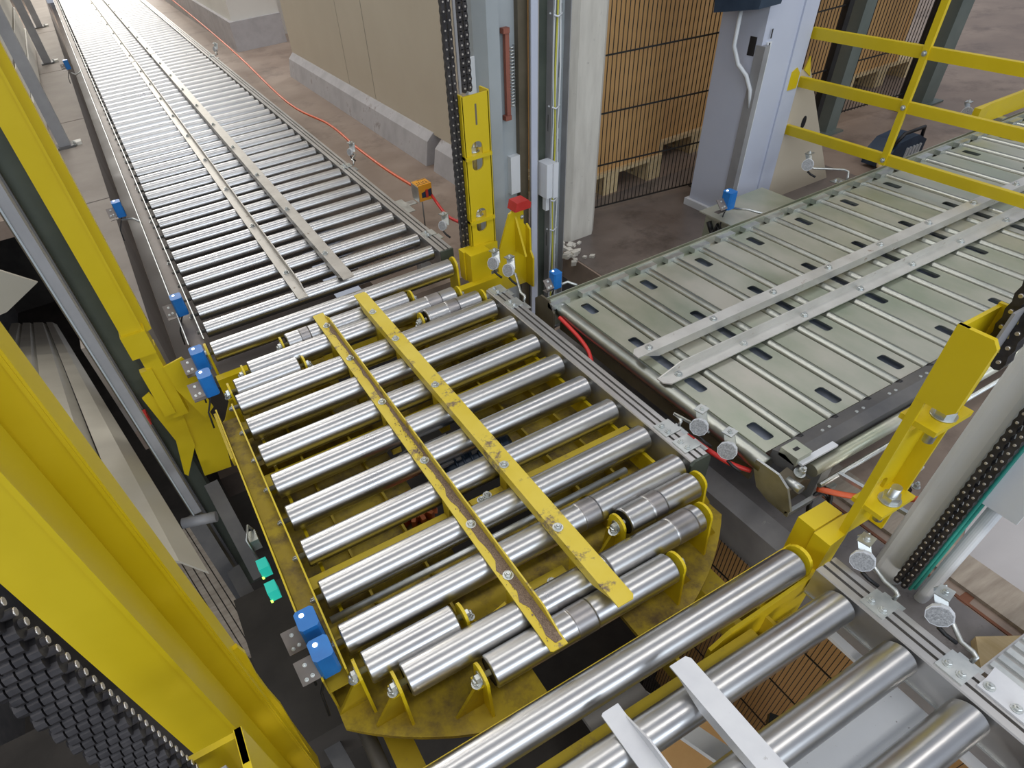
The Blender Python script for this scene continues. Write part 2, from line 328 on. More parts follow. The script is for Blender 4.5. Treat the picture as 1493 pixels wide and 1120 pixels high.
def angle_x(parent, mat, kind, ya, yb, x0, x1, bolts):
    t = 0.0045; f = mb(mat); g = mb(mat)
    if kind == 'up':     # flat ya..yb, flange rising at yb
        f.prism([(x0, ya + .02), (x0 + .02, ya), (x1, ya), (x1, yb), (x0, yb)], 'z', 0.003, 0.003 + t)
        g.prism([(x0 + .01, .003 + t), (x0 + .10, 0.038), (x1, 0.038), (x1, .003 + t)], 'y', yb - t, yb)
    else:                # raised flat, flange going down at ya
        f.prism([(x0, ya), (x1, ya), (x1, yb), (x0 + .02, yb), (x0, yb - .02)], 'z', 0.0335, 0.038)
        g.prism([(x0 + .03, .0335), (x0 + .10, 0.003), (x1, 0.003), (x1, .0335)], 'y', ya, ya + t)
    o = obj('guide_angle', f, parent); obj('flange', g, o)
    zt = 0.0075 if kind == 'up' else 0.038
    for x in bolts: obj('bolt', MB().bolt((x, (ya + yb) / 2, zt), (0, 0, 1), 0.0100, 0.007), o)
    return o

# ------------------------------------------------------------------ long roller conveyor running away
R = 0.0425; XL = -0.012; RL = 1.124
rc = thing('roller_conveyor', (0.55, 2.52, ZF), 'long grey steel roller conveyor running away past the beige wall', 'conveyor')
for k in range(86):
    obj('roller', roller_mesh(RL, 0.034), rc, loc=(XL, 2.562 + 0.16 * k, -0.034))
r_ = obj('side_rail', alu_rail(2.50, 16.3), rc); slots(r_, 2.50, 16.3)
obj('end_plate', mb('dark_green').box(1.127, 1.195, 2.494, 2.50, -0.125, -0.012), rc)
cl = mb('channel'); cl.prism([(-0.098, -0.06), (-0.030, -0.06), (-0.030, 0.0), (-0.033, 0.0), (-0.033, -0.056), (-0.095, -0.056), (-0.095, -0.004), (-0.098, -0.004)], 'y', 2.44, 16.3)
cl_o = obj('side_channel', cl, rc)
obj('edge_strip', mb('zinc').box(-0.0335, -0.0295, 2.44, 16.3, -0.002, 0.0012), cl_o); obj('edge_strip', mb('zinc').box(-0.0985, -0.0945, 2.44, 16.3, -0.006, -0.0028), cl_o)
for k in range(14): obj('screw', MB().bolt((-0.045, 2.75 + k * 0.62, -0.056), (0, 0, 1), 0.006, 0.005), cl_o)
for y in (2.8, 5.0, 7.4, 9.8, 12.2, 14.6):
    for x in (-0.065, 1.158):
        obj('leg', mb('mid_grey').box(x - 0.03, x + 0.03, y - 0.03, y + 0.03, ZF, -0.06 if x < 0 else -0.12), rc)
    if y > 3: obj('cross_tie', mb('dark_grey').box(-0.04, 1.13, y - 0.02, y + 0.02, ZF + .04, ZF + 0.09), rc)
angle_y(rc, 'zinc_angle', 'up', 0.405, 0.452, 2.48, 8.24, [2.75 + .62 * k for k in range(9)])
angle_y(rc, 'zinc_angle', 'up', 0.405, 0.452, 8.27, 16.2, [8.6 + .8 * k for k in range(9)])
angle_y(rc, 'zinc_angle', 'down', 0.620, 0.675, 2.46, 8.24, [2.75 + .62 * k for k in range(9)])
angle_y(rc, 'zinc_angle', 'down', 0.620, 0.675, 8.27, 16.2, [8.6 + .8 * k for k in range(9)])

# ------------------------------------------------------------------ turntable
TX, TY = 0.547, 1.417
tt = thing('turntable', (TX, TY, -0.40), 'yellow turntable with bare steel rollers in the middle of the lift', 'turntable')
# base plates, clipped disc
def arc(cx, cy, r, a0, a1, n): return [(cx + r * math.cos(math.radians(a0 + (a1 - a0) * k / n)), cy + r * math.sin(math.radians(a0 + (a1 - a0) * k / n))) for k in range(n + 1)]
RB = 0.945
xl = -0.095; al = math.degrees(math.acos((TX - xl) / RB))
for (xa, xb, rev) in ((xl, 0.40, False), (0.70, 1.19, True)):
    ang = lambda x: math.degrees(math.acos((x - TX) / RB))
    a, b_ = ang(xa), ang(xb)
    low = [(x, y) for (x, y) in arc(TX, TY, RB, -a, -b_, 14)]
    up = [(x, y) for (x, y) in arc(TX, TY, RB, b_, a, 14)]
    obj('base_plate', mb('yellow_dirty').prism(low + up, 'z', -0.205, -0.19), tt)
obj('base_bridge', mb('yellow_dirty').box(0.40, 0.70, 1.68, 2.05, -0.205, -0.19), tt)
obj('base_bridge', mb('yellow_dirty').box(0.40, 0.70, 0.80, 1.02, -0.205, -0.19), tt)
# side channel on the left
ch = mb('yellow_dirty').prism([(-0.094, -0.085), (-0.030, -0.085), (-0.030, -0.016), (-0.034, -0.016), (-0.034, -0.078), (-0.090, -0.078), (-0.090, -0.016), (-0.094, -0.016)], 'y', 0.775, 1.96)
cho = obj('side_channel', ch, tt)
obj('lip', mb('yellow').box(-0.0345, -0.0295, 0.775, 1.96, -0.0165, -0.0135), cho); obj('lip', mb('yellow').box(-0.0945, -0.0895, 0.775, 1.96, -0.0165, -0.0135), cho)
obj('clip_strip', mb('yellow_worn').box(-0.104, -0.095, 1.66, 1.93, -0.04, -0.006), cho)
obj('side_skirt', mb('yellow_worn').box(-0.094, -0.088, 0.78, 1.96, -0.19, -0.085), tt)
ttr = [(1.969, 0), (1.81, 0), (1.649, 0), (1.491, 0), (1.334, 0), (1.181, 0), (1.021, 0), (0.866, 1)]
for y, bnd in ttr:
    o = obj('roller', roller_mesh(1.118, R, 'roller_steel', ((0.745, 0.80),) if bnd else ()), tt, loc=(-0.012, y, -R))
    nb = MB(); nb.bolt((-0.035, y, -R), (-1, 0, 0), 0.008, 0.008); obj('axle_nut', nb, o)
def tab(parent, x, y, side, top=-0.004, foot=-0.19, hw=0.034):
    """rounded roller bracket standing on the base, with a gusset and a nut outside"""
    p = [(y - hw - 0.012, foot), (y + hw + 0.012, foot), (y + hw, -0.045)] + [(y + hw * math.cos(math.radians(t)), -0.036 + (top + 0.036) * math.sin(math.radians(t))) for t in range(0, 181, 20)] + [(y - hw, -0.045)]
    o = obj('roller_bracket', mb('yellow').prism(p, 'x', x - 0.004, x + 0.004), parent)
    obj('gusset', mb('yellow_worn').prism([(x + side * 0.004, -0.07), (x + side * 0.016, -0.07), (x + side * 0.085, foot), (x + side * 0.004, foot)], 'y', y - 0.004, y + 0.004), o)
    obj('tongue', mb('yellow').box(min(x, x + side * 0.022), max(x, x + side * 0.022), y - 0.018, y + 0.018, -0.062, -0.056), o)
    n = MB(); n.bolt((x + side * 0.004, y, -R), (side, 0, 0), 0.0125, 0.013); n.bolt((x + side * 0.016, y - 0.004, -0.056), (side * .3, 0, 1), 0.010, 0.010); obj('nut', n, o)
def short_roller(x0, x1, y, bands=()):
    obj('roller', roller_mesh(x1 - x0, R, 'roller_steel', bands), tt, loc=(x0, y, -R))
    tab(tt, x0 - 0.022, y, -1); tab(tt, x1 + 0.022, y, 1)
short_roller(0.268, 0.826, 2.252, ((0.06, 0.10),)); short_roller(0.080, 1.014, 2.154, ((0.80, 0.86),))
short_roller(0.004, 0.262, 2.070); short_roller(0.828, 1.086, 2.064, ((0.10, 0.15),))
short_roller(0.012, 0.266, 0.766); short_roller(0.830, 1.088, 0.784, ((0.085, 0.13),))
short_roller(0.084, 1.014, 0.687, ((0.60, 0.604), (0.83, 0.90))); short_roller(0.270, 0.834, 0.600, ((0.24, 0.30),))
r2 = obj('side_rail', alu_rail(0.835, 2.06), tt); slots(r2, 0.835, 2.06)
obj('rail_end_plate', mb('dark_green').prism([(1.122, -0.125), (1.20, -0.125), (1.20, -0.02), (1.19, -0.006), (1.135, -0.006), (1.122, -0.02)], 'y', 0.826, 0.835), tt)
# cross beams and frame pieces under the rollers
for (y, z0, z1, hw, m) in ((1.098, -0.12, -0.075, 0.022, 'yellow_worn'), (0.935, -0.16, -0.105, 0.020, 'yellow_worn'), (1.57, -0.12, -0.08, 0.030, 'yellow_worn'), (1.73, -0.17, -0.12, 0.03, 'yellow_dirty'), (1.89, -0.12, -0.08, 0.028, 'yellow_dirty')):
    obj('cross_beam', mb(m).box(-0.03, 1.12, y - hw, y + hw, z0, z1), tt)
for x in (0.115, 0.30, 0.86, 1.00):
    obj('rib', mb('yellow_worn').box(x - 0.004, x + 0.004, 0.80, 1.98, -0.19, -0.15), tt)
obj('inner_rail', mb('yellow').box(1.085, 1.097, 0.84, 2.0, -0.16, -0.085), tt)
obj('inner_rail', mb('yellow').box(0.012, 0.022, 0.80, 1.98, -0.15, -0.10), tt)
obj('cross_rod', mb('zinc').lathe((-0.02, 0.952, -0.065), (1, 0, 0), [(0, 0.0105), (0.46, 0.0105), (0.47, 0.013), (0.50, 0.013), (0.51, 0.0115), (1.0, 0.0115)], 12), tt)
# angle guides on posts
aL = angle_y(tt, 'yellow_angle', 'up', 0.412, 0.460, 0.545, 2.31, [2.20, 1.93, 1.62, 1.28, 0.98, 0.78])
aR = angle_y(tt, 'yellow_angle', 'down', 0.608, 0.662, 0.545, 2.305, [2.13, 1.90, 1.56, 1.10, 0.82])
db = mb('debris'); N = 60; L_ = []; R_ = []
for k in range(N + 1):
    y = 0.56 + (2.22 - 0.56) * k / N; wd = (0.034 if y < 0.85 else 0.024 if y < 1.3 else 0.012 if y < 1.75 else 0.016) * random.uniform(0.6, 1.15)
    L_.append((0.4548 - wd, y)); R_.append((0.4548, y))
db.prism(L_ + R_[::-1], 'z', 0.0064, 0.0078)
for k in range(900):
    y = random.uniform(0.56, 1.5) if k % 4 else random.uniform(0.56, 2.2); x = 0.4545 - abs(random.gauss(0, 0.010)) - (random.random() * 0.012 if y < 0.8 else 0); q = random.uniform(0.0006, 0.0016); t_ = random.random() * 3
    db.obox((max(x, 0.418), y, 0.0082), (math.cos(t_), math.sin(t_), 0.2), (-math.sin(t_), math.cos(t_), 0), (0, -0.2, 1), q, q * 0.8, q * 0.6)
obj('debris', db, aL, kind='stuff')
for y in (2.11, 1.89, 1.57, 1.10, 0.735):
    obj('guide_post', mb('yellow_worn').box(0.618, 0.655, y - 0.02, y + 0.02, -0.19, 0.0335), tt)
    obj('guide_post', mb('yellow_worn').box(0.415, 0.450, y - 0.02, y + 0.02, -0.19, 0.002), tt)
def bolted_pad(x0, x1, y0, y1, z):
    o = obj('bolted_pad', mb('yellow_worn').prism([(x0 + .01, y0), (x1 - .01, y0), (x1, y0 + .01), (x1, y1), (x0, y1), (x0, y0 + .01)], 'z', z, z + 0.008), tt)
    for (fx, fy) in ((.35, .35), (.6, .6)): obj('bolt', MB().bolt((x0 + (x1 - x0) * fx, y0 + (y1 - y0) * fy, z + 0.008), (0, 0, 1), 0.010, 0.009), o)
bolted_pad(0.485, 0.625, 0.715, 0.795, -0.12); bolted_pad(0.30, 0.40, 0.715, 0.79, -0.16); bolted_pad(0.50, 0.60, 1.085, 1.115, -0.075)
obj('front_gusset', mb('yellow_worn').prism([(0.36, -0.19), (0.36, -0.05), (0.40, -0.03), (0.41, -0.19)], 'y', 0.73, 0.738), tt)
# drive under the rollers
md = obj('drive_motor', mb('navy').lathe((0.52, 1.36, -0.19), (1, 0.0, 0), [(0, 0.05), (0.02, 0.075), (0.25, 0.075), (0.27, 0.06)], 20), tt)
for k in range(7): obj('cooling_fin', mb('navy').lathe((0.56 + k * 0.03, 1.36, -0.19), (1, 0, 0), [(0, 0.083), (0.008, 0.083)], 16), md)
obj('terminal_box', mb('mid_grey').box(0.63, 0.72, 1.33, 1.42, -0.13, -0.085), md)
obj('cover_plate', mb('mid_grey').box(0.46, 0.60, 1.33, 1.47, -0.125, -0.115), tt); obj('cover_plate', mb('mid_grey').box(0.48, 0.60, 1.20, 1.27, -0.125, -0.115), tt)
obj('cover_plate', mb('mid_grey').box(0.47, 0.59, 1.52, 1.56, -0.13, -0.12), tt)
gw = mb('gear_orange')
for k in range(12):
    t = k / 12 * 2 * math.pi; gw.obox((0.37 + 0.055 * math.cos(t), 1.26 + 0.055 * math.sin(t), -0.17), (math.cos(t), math.sin(t), 0), (-math.sin(t), math.cos(t), 0), (0, 0, 1), 0.016, 0.007, 0.02)
gw.lathe((0.37, 1.26, -0.19), (0, 0, 1), [(0, 0.045), (0.03, 0.045)], 18)
obj('gear_wheel', gw, tt)
for k in range(5):
    pts = [(0.28 + 0.03 * k, 1.50, -0.18), (0.36 + .03 * k, 1.42 + .02 * k, -0.12), (0.46 + .02 * k, 1.36, -0.11 - .01 * k), (0.58 + .02 * k, 1.40 + .01 * k, -0.16)]
    obj('wire', mb('mid_grey' if k % 2 else 'black').tube([Vector(pts[0]).lerp(Vector(pts[1]), t / 4) for t in range(5)] + [Vector(pts[1]).lerp(Vector(pts[2]), t / 4) for t in range(1, 5)] + [Vector(pts[2]).lerp(Vector(pts[3]), t / 4) for t in range(1, 5)], 0.005, 6), tt)

# ------------------------------------------------------------------ lift carriage
lc = thing('lift_carriage', (0.55, 1.4, -0.62), 'yellow lift carriage with cross beams and one long roller at each end', 'lift')
def long_roller(y, x0, x1):
    obj('roller', roller_mesh(x1 - x0, 0.0425, 'roller_steel'), lc, loc=(x0, y, -0.0425))
    for x in (x0 - 0.018, x1 + 0.018):
        p = [(y - 0.05, -0.20), (y + 0.05, -0.20), (y + 0.040, -0.05)] + [(y + 0.040 * math.cos(math.radians(t)), -0.04 + 0.046 * math.sin(math.radians(t))) for t in range(0, 181, 20)] + [(y - 0.040, -0.05)]
        o = obj('roller_bracket', mb('yellow').prism(p, 'x', x - 0.005, x + 0.005), lc)
        s = 1 if x > 0.5 else -1
        obj('nut', MB().bolt((x + s * 0.005, y, -0.036), (s, 0, 0), 0.011, 0.011), o)
long_roller(2.385, -0.02, 1.118); long_roller(0.442, -0.06, 1.112)
fb = mb('yellow_worn'); fb.box(-0.35, 0.93, 0.325, 0.385, -0.26, -0.125); obj('cross_beam', fb, lc)
obj('cross_beam', mb('yellow').box(-0.35, 1.33, 0.470, 0.505, -0.18, -0.09), lc)
obj('beam_web', mb('yellow').prism([(0.80, -0.30), (1.16, -0.30), (1.16, -0.06), (0.86, -0.09), (0.80, -0.13)], 'y', 0.392, 0.402), lc)
obj('dirt_shelf', mb('yellow_angle').prism([(0.93, 0.30), (1.10, 0.30), (1.13, 0.392), (0.89, 0.392)], 'z', -0.245, -0.235), lc)
obj('corner_leg', mb('yellow').box(1.12, 1.20, 0.41, 0.47, -0.9, -0.10), lc)
obj('cross_beam', mb('yellow').box(-0.05, 0.16, 2.285, 2.325, -0.20, -0.115), lc); obj('cross_beam', mb('yellow').box(0.16, 1.34, 2.290, 2.325, -0.24, -0.17), lc)
obj('cross_beam', mb('yellow').box(0.80, 1.34, 2.285, 2.325, -0.17, -0.115), lc)
for x in (0.72, 1.00): obj('beam_rib', mb('yellow_worn').box(x - 0.005, x + 0.005, 0.325, 0.47, -0.24, -0.14), lc)
obj('longitudinal_beam', mb('yellow_worn').box(1.02, 1.10, 0.45, 2.3, -0.42, -0.32), lc); obj('longitudinal_beam', mb('yellow_worn').box(-0.02, 0.05, 0.45, 2.3, -0.42, -0.32), lc)

def hanger(xc, yw, s, with_cover):
    """channel hanger: web at yw, flanges extend towards s in y, two shelves with bolts"""
    x0, x1 = xc - 0.062, xc + 0.062; d = 0.068
    ya, yb = sorted((yw, yw + s * 0.008))
    # web with two round-ended windows per shelf: built as strips around the openings
    h = obj('hanger_web', MB().m('yellow'), lc) if False else None
    wb_ = mb('yellow'); zs = [-0.02, 0.085, 0.185, 0.365, 0.47, 0.655]
    wx0, wx1 = xc - 0.032, xc + 0.022
    wb_.box(x0, wx0, ya, yb, -0.02, 0.655); wb_.box(wx1, x1, ya, yb, -0.02, 0.655)
    for (a, c) in ((-0.02, 0.075), (0.185, 0.355), (0.475, 0.655)): wb_.box(wx0, wx1, ya, yb, a, c)
    h = obj('hanger', wb_, lc)
    for (za, zb) in ((0.075, 0.185), (0.355, 0.475)):        # rounded window corners
        for (zc, zs_) in ((za, 1), (zb, -1)):
            for (xc_, xs_) in ((wx0, 1), (wx1, -1)):
                r = 0.024; p = [(xc_, zc)] + [(xc_ + xs_ * (r - r * math.sin(math.radians(t))), zc + zs_ * (r - r * math.cos(math.radians(t)))) for t in range(0, 91, 15)]
                obj('window_corner', mb('yellow').prism(p, 'y', ya, yb), h)
        zm = (za + zb) / 2
        y2, y3 = sorted((yw - s * 0.012, yw + s * d))
        obj('shelf', mb('yellow').box(x0 - 0.004 if s > 0 else x0, x1, y2, y3, zm - 0.007, zm + 0.007), h)
        yc = yw + s * 0.042
        bo = mb('zinc').cyl((xc, yc, zm - 0.07), (xc, yc, zm + 0.055), 0.012, 12)
        bo.lathe((xc, yc, zm + 0.007), (0, 0, 1), [(0, 0.026), (0.004, 0.026)], 16); bo.lathe((xc, yc, zm + 0.011), (0, 0, 1), [(0, 0.021), (0.017, 0.021)], 6, True, False)
        obj('tension_bolt', bo, h)
    for xa in (x0, x1):
        y2, y3 = sorted((yw, yw + s * (d if s > 0 else 0.020 if xa == x0 else 0.045)))
        obj('flange', mb('yellow').box(xa - 0.004, xa + 0.004, y2, y3, -0.02, 0.66), h)
    if with_cover:
        xf = x0 if xc > 0.5 else x1; y2, y3 = yw, yw + s * 0.078
        obj('flange_plate', mb('yellow').prism([(y2, 0.475), (y3 - s * 0.012, 0.475), (y3, 0.488), (y3, 0.645), (y3 - s * 0.012, 0.66), (y2, 0.66)], 'x', xf - 0.005, xf + 0.005), h)
        obj('strap', mb('mid_grey').prism([(xc - 0.014, 0.44), (xc + 0.006, 0.44), (xc + 0.034, 0.52), (xc + 0.045, 0.68), (xc + 0.005, 0.68), (xc - 0.004, 0.52)], 'y', yw + s * 0.045, yw + s * 0.050), h)
    obj('slot', mb('seam').box(xc - 0.004, xc + 0.004, ya - 0.001 if s > 0 else ya, yb, 0.54, 0.62), h)
    return h
hanger(1.315, 2.40, 1, False); hanger(1.315, 0.435, -1, True); hanger(-0.222, 0.405, -1, True)
# end blocks and guide-shoe gussets, right far corner
def end_block(xa, xb, xc, ya, yb, z0, z1, s):
    """welded block made of two boxes, the outer one tapering"""
    o = obj('end_block', mb('yellow').box(xa, xb, ya, yb, z0, z1), lc)
    obj('block_wedge', mb('yellow').prism([(xb, ya), (xc, ya + s * 0.02), (xc, yb - s * 0.01), (xb, yb)] if s > 0 else [(xb, ya), (xc, ya), (xc, yb + 0.03), (xb, yb)], 'z', z0, z1 - 0.006), o)
    return o
for s_, lab in ((1, 0), (-1, 0)):
    fy = (lambda y: y) if s_ < 0 else (lambda y: 2.834 - y)
    ya, yb = sorted((fy(0.465), fy(0.517)))
    o = obj('end_block', mb('yellow_worn' if 0 else 'yellow').box(1.195, 1.30, ya, yb, -0.13, 0.018), lc)
    obj('block_wedge', mb('yellow').prism([(1.188, fy(0.461)), (1.30, fy(0.461)), (1.377, fy(0.455)), (1.257, fy(0.416)), (1.188, fy(0.411))], 'z', -0.13, 0.015), o)
    obj('weld_seam', mb('yellow_worn').box(1.195, 1.30, min(fy(0.461), fy(0.465)), max(fy(0.461), fy(0.465)), -0.10, 0.013), o)
gs = obj('shoe_plate', mb('yellow').prism([(1.39, -0.28), (1.56, -0.28), (1.575, -0.22), (1.56, -0.12), (1.56, -0.10), (1.575, -0.06), (1.56, 0.02), (1.54, 0.045), (1.54, 0.11), (1.50, 0.13), (1.46, 0.11), (1.39, -0.08)], 'y', 2.40, 2.412), lc)
obj('shoe_rib', mb('yellow').prism([(2.31, -0.08), (2.40, -0.08), (2.40, 0.09)], 'x', 1.490, 1.500), gs)
obj('shoe_edge', mb('yellow').prism([(2.34, -0.28), (2.40, -0.28), (2.40, 0.04), (2.37, 0.02), (2.365, -0.09), (2.34, -0.12)], 'x', 1.552, 1.562), gs)
obj('rubber_pad', mb('red').prism([(1.475, 0.125), (1.56, 0.125), (1.565, 0.15), (1.55, 0.165), (1.485, 0.165)], 'y', 2.37, 2.44), gs)
obj('pivot_bolt', MB().bolt((1.53, 2.398, 0.08), (0, -1, 0), 0.007, 0.005), gs)
# left far corner: post, cap and gussets
lp = obj('left_post', mb('yellow').prism([(-0.292, 2.30), (-0.222, 2.30), (-0.222, 2.34), (-0.190, 2.36), (-0.190, 2.40), (-0.292, 2.40)], 'z', 0.16, 2.6), lc)
obj('post_strip', mb('yellow').box(-0.2225, -0.214, 2.296, 2.30, 0.16, 2.6), lp)
obj('post_cap', mb('yellow').box(-0.298, -0.208, 2.285, 2.40, 0.10, 0.20), lp)
obj('post_foot', mb('yellow').prism([(-0.275, 2.31), (-0.212, 2.31), (-0.205, 2.35), (-0.205, 2.39), (-0.275, 2.39)], 'z', -0.23, 0.10), lp)
g1 = obj('shoe_plate', mb('yellow').prism([(-0.345, -0.10), (-0.31, -0.085), (-0.30, -0.14), (-0.235, -0.22), (-0.255, -0.42), (-0.345, -0.57), (-0.355, -0.55), (-0.315, -0.36)], 'y', 2.33, 2.338), lc)
obj('shoe_fold', mb('yellow').prism([(-0.30, 2.30), (-0.255, 2.30), (-0.255, 2.33), (-0.30, 2.33)], 'z', -0.20, 0.03), g1)
obj('side_plate', mb('yellow').prism([(-0.24, -0.24), (-0.155, -0.05), (-0.125, -0.42), (-0.16, -0.63), (-0.285, -0.62)], 'y', 2.345, 2.353), lc)
obj('notched_plate', mb('yellow').prism([(-0.21, -0.10), (-0.215, 0.02), (-0.135, 0.035), (-0.12, -0.01), (-0.135, -0.03), (-0.115, -0.09), (-0.125, -0.13), (-0.11, -0.24), (-0.16, -0.28)], 'y', 2.30, 2.308), lc)
obj('rubber_pad', mb('red').box(-0.42, -0.365, 2.34, 2.39, -0.24, -0.19), lc)
# left near posts
np_ = obj('near_post', mb('yellow').prism([(-0.318, 0.60), (-0.243, 0.60), (-0.243, 0.695), (-0.318, 0.695)], 'z', -0.35, 2.4), lc)
obj('post_strip', mb('yellow').box(-0.2445, -0.2375, 0.597, 0.603, -0.35, 2.4), np_)
np2 = obj('rear_post', mb('yellow').prism([(-0.262, 0.72), (-0.203, 0.72), (-0.199, 0.765), (-0.262, 0.765)], 'z', -0.35, 2.4), lc)
obj('post_strip', mb('yellow').box(-0.2115, -0.2065, 0.7175, 0.7205, -0.35, 2.4), np2)
obj('notched_plate', mb('yellow').prism([(-0.205, 0.33), (-0.192, 0.335), (-0.187, 0.30), (-0.196, 0.18), (-0.190, 0.05), (-0.205, -0.35), (-0.235, -0.35), (-0.235, 0.25)], 'y', 0.735, 0.745), lc)

# ------------------------------------------------------------------ near roller conveyor
nc = thing('roller_conveyor', (0.55, 0.0, -0.5), 'near grey roller conveyor with white guide angles in the bottom corner of the view', 'conveyor')
for k in range(7): obj('roller', roller_mesh(1.120, 0.0425, 'roller_steel'), nc, loc=(-0.012, 0.298 - 0.157 * k, -0.0425))
n_r = obj('side_rail', alu_rail(-0.9, 0.388, 1.118, 0.070, -0.006, 0.10), nc); slots(n_r, -0.9, 0.388, 1.118, 0.070, -0.006)
obj('rail_lip', mb('zinc').box(1.114, 1.1185, -0.9, 0.386, -0.110, -0.104), n_r)
obj('inner_ledge', mb('white_plastic').box(1.085, 1.11, -0.9, 0.36, -0.150, -0.138), nc)
angle_y(nc, 'white_angle', 'up', 0.422, 0.470, -0.85, 0.372, [])
angle_y(nc, 'white_angle', 'down', 0.610, 0.664, -0.85, 0.370, [])
obj('drip_plate', mb('spotted_plate').box(0.42, 1.10, -0.045, 0.165, -0.135, -0.127), nc)
obj('side_channel', mb('channel').box(-0.10, -0.035, -0.9, 0.30, -0.10, -0.01), nc)
for x in (-0.06, 1.15): obj('leg', mb('mid_grey').box(x - 0.03, x + 0.03, -0.5, -0.44, -2.35, -0.1), nc)
obj('support_tube', mb('pale_grey').cyl((0.35, 0.17, -0.32), (1.10, 0.19, -0.32), 0.022, 14), nc)

# ------------------------------------------------------------------ plate conveyor going right
pc = thing('plate_conveyor', (2.6, 1.27, ZF), 'galvanised conveyor of slotted cover plates between rollers going off to the right', 'conveyor')
X0, PIT, NP = 1.322, 0.153, 30
YN, YB = 0.748, 1.775
pm_cache = {}
def cover_plate(holes):
    if holes in pm_cache: return pm_cache[holes]
    b = mb('zinc_plate'); x0, x1 = 0.0, 0.106
    if holes:
        xs = [x0, 0.036, 0.074, x1]; ys = [YN]; skip = set(); j = 0
        for (c, hl) in ((0.822, 0.042), (1.100, 0.042), (1.262, 0.055), (1.395, 0.042), (1.690, 0.042)):
            ys += [c - hl, c + hl]; skip.add((1, len(ys) - 2))
        ys.append(YB); b.gridplate(xs, ys, skip, -0.016, -0.0135)
        for (c, hl) in ((0.822, 0.042), (1.100, 0.042), (1.395, 0.042), (1.690, 0.042)):
            for sx, xc in ((1, 0.036), (-1, 0.074)):
                for sy, yc in ((1, c - hl), (-1, c + hl)):
                    r = 0.010; b.prism([(xc, yc)] + [(xc + sx * (r - r * math.sin(math.radians(t))), yc + sy * (r - r * math.cos(math.radians(t)))) for t in (0, 30, 60, 90)], 'z', -0.016, -0.0135)
    else: b.gridplate([x0, x1], [YN, YB], set(), -0.016, -0.0135)
    for sx, xx in ((0, x0), (1, x1)): b.box(xx - 0.0012, xx + 0.0012, YN, YB, -0.040, -0.0138)
    pm_cache[holes] = b.mesh('cover_plate'); return pm_cache[holes]
zr = MB().m('roller_zinc'); zr.lathe((0, YN - 0.005, 0), (0, 1, 0), [(0, 0.0165), (0.003, 0.019), (0.006, 0.019), (YB - YN + 0.004, 0.019), (YB - YN + 0.007, 0.019), (YB - YN + 0.01, 0.0165)], 24)
zr.m('black'); zr.lathe((0, YN - 0.018, 0), (0, 1, 0), [(0, 0.021), (0.012, 0.021)], 14); zrm = zr.mesh('roller')
zf_ = MB().m('roller_zinc'); zf_.lathe((0, YN - 0.03, 0), (0, 1, 0), [(0, 0.025), (0.003, 0.029), (0.006, 0.029), (YB - YN + 0.03, 0.029), (YB - YN + 0.033, 0.029), (YB - YN + 0.036, 0.025)], 28); zrf = zf_.mesh('roller')
for k in range(NP):
    obj('cover_plate', cover_plate(k % 2 == 0), pc, loc=(X0 + k * PIT + 0.021, 0, 0))
    obj('roller', zrm, pc, loc=(X0 + k * PIT - 0.003, 0, -0.022)) if k else obj('roller', zrf, pc, loc=(X0 - 0.003, 0, -0.036))
obj('under_tray', mb('tray_blue').box(1.32, 5.9, 0.77, 1.76, -0.052, -0.046), pc)
XE = X0 + NP * PIT
br_ = mb('zinc_plate'); br_.prism([(1.780, -0.10), (1.850, -0.10), (1.850, -0.004), (1.846, -0.004), (1.846, -0.030), (1.812, -0.030), (1.812, 0.010), (1.806, 0.010), (1.806, -0.03), (1.780, -0.03)], 'x', 1.285, XE)
bo_ = obj('back_rail', br_, pc)
for k in range(NP):
    obj('joint_clip', mb('zinc').box(X0 + k * PIT - 0.05, X0 + k * PIT + 0.04, 1.774, 1.806, -0.02, 0.004), bo_)
    obj('axle_cap', mb('zinc').cyl((X0 + k * PIT, 1.768, -0.018), (X0 + k * PIT, 1.782, -0.018), 0.012, 10), bo_)
obj('outer_ledge', mb('pale_grey').box(1.40, XE, 1.86, 1.895, -0.14, -0.13), pc)
cg = obj('chain_guard', mb('dark_grey').prism([(0.664, -0.05), (0.742, -0.05), (0.742, -0.006), (0.700, 0.006), (0.664, -0.006)], 'x', 1.36, XE), pc)
for k in range(NP):
    for d_ in (0, 0.03): obj('rivet', mb('zinc').lathe((X0 + 0.06 + k * PIT + d_, 0.712, 0.0), (0, 0.1, 1), [(0, 0.006), (0.005, 0.005)], 8), cg)
obj('guard_tube', mb('zinc_plate').cyl((1.42, 0.640, -0.045), (XE, 0.640, -0.045), 0.022, 14), pc)
obj('guard_tube', mb('zinc').cyl((1.42, 0.600, -0.075), (XE, 0.600, -0.075), 0.008, 10), pc)
for x in (1.6, 3.0, 4.4):
    for y in (0.70, 1.81): obj('leg', mb('zinc').box(x - 0.025, x + 0.025, y - 0.025, y + 0.025, ZF, -0.05), pc)
angle_x(pc, 'pale_angle', 'down', 1.278, 1.326, 1.292, XE, [1.36 + 0.306 * k for k in range(15)])
angle_x(pc, 'pale_angle', 'up', 1.132, 1.182, 1.296, XE, [1.37 + 0.306 * k for k in range(15)])
obj('front_beam', mb('brown_slot').box(1.325, 1.34, 0.76, 1.79, -0.14, -0.075), pc)
obj('end_cheek', mb('brown_slot').prism([(1.765, -0.13), (1.90, -0.13), (1.90, -0.02), (1.86, 0.012), (1.80, 0.012), (1.765, -0.03)], 'x', 1.272, 1.280), pc)
ec = obj('end_cheek', mb('zinc').prism([(0.740, -0.010), (0.740, -0.045), (0.710, -0.105), (0.66, -0.125), (0.60, -0.125), (0.585, -0.10), (0.62, -0.03), (0.66, -0.006)], 'x', 1.292, 1.300), pc)
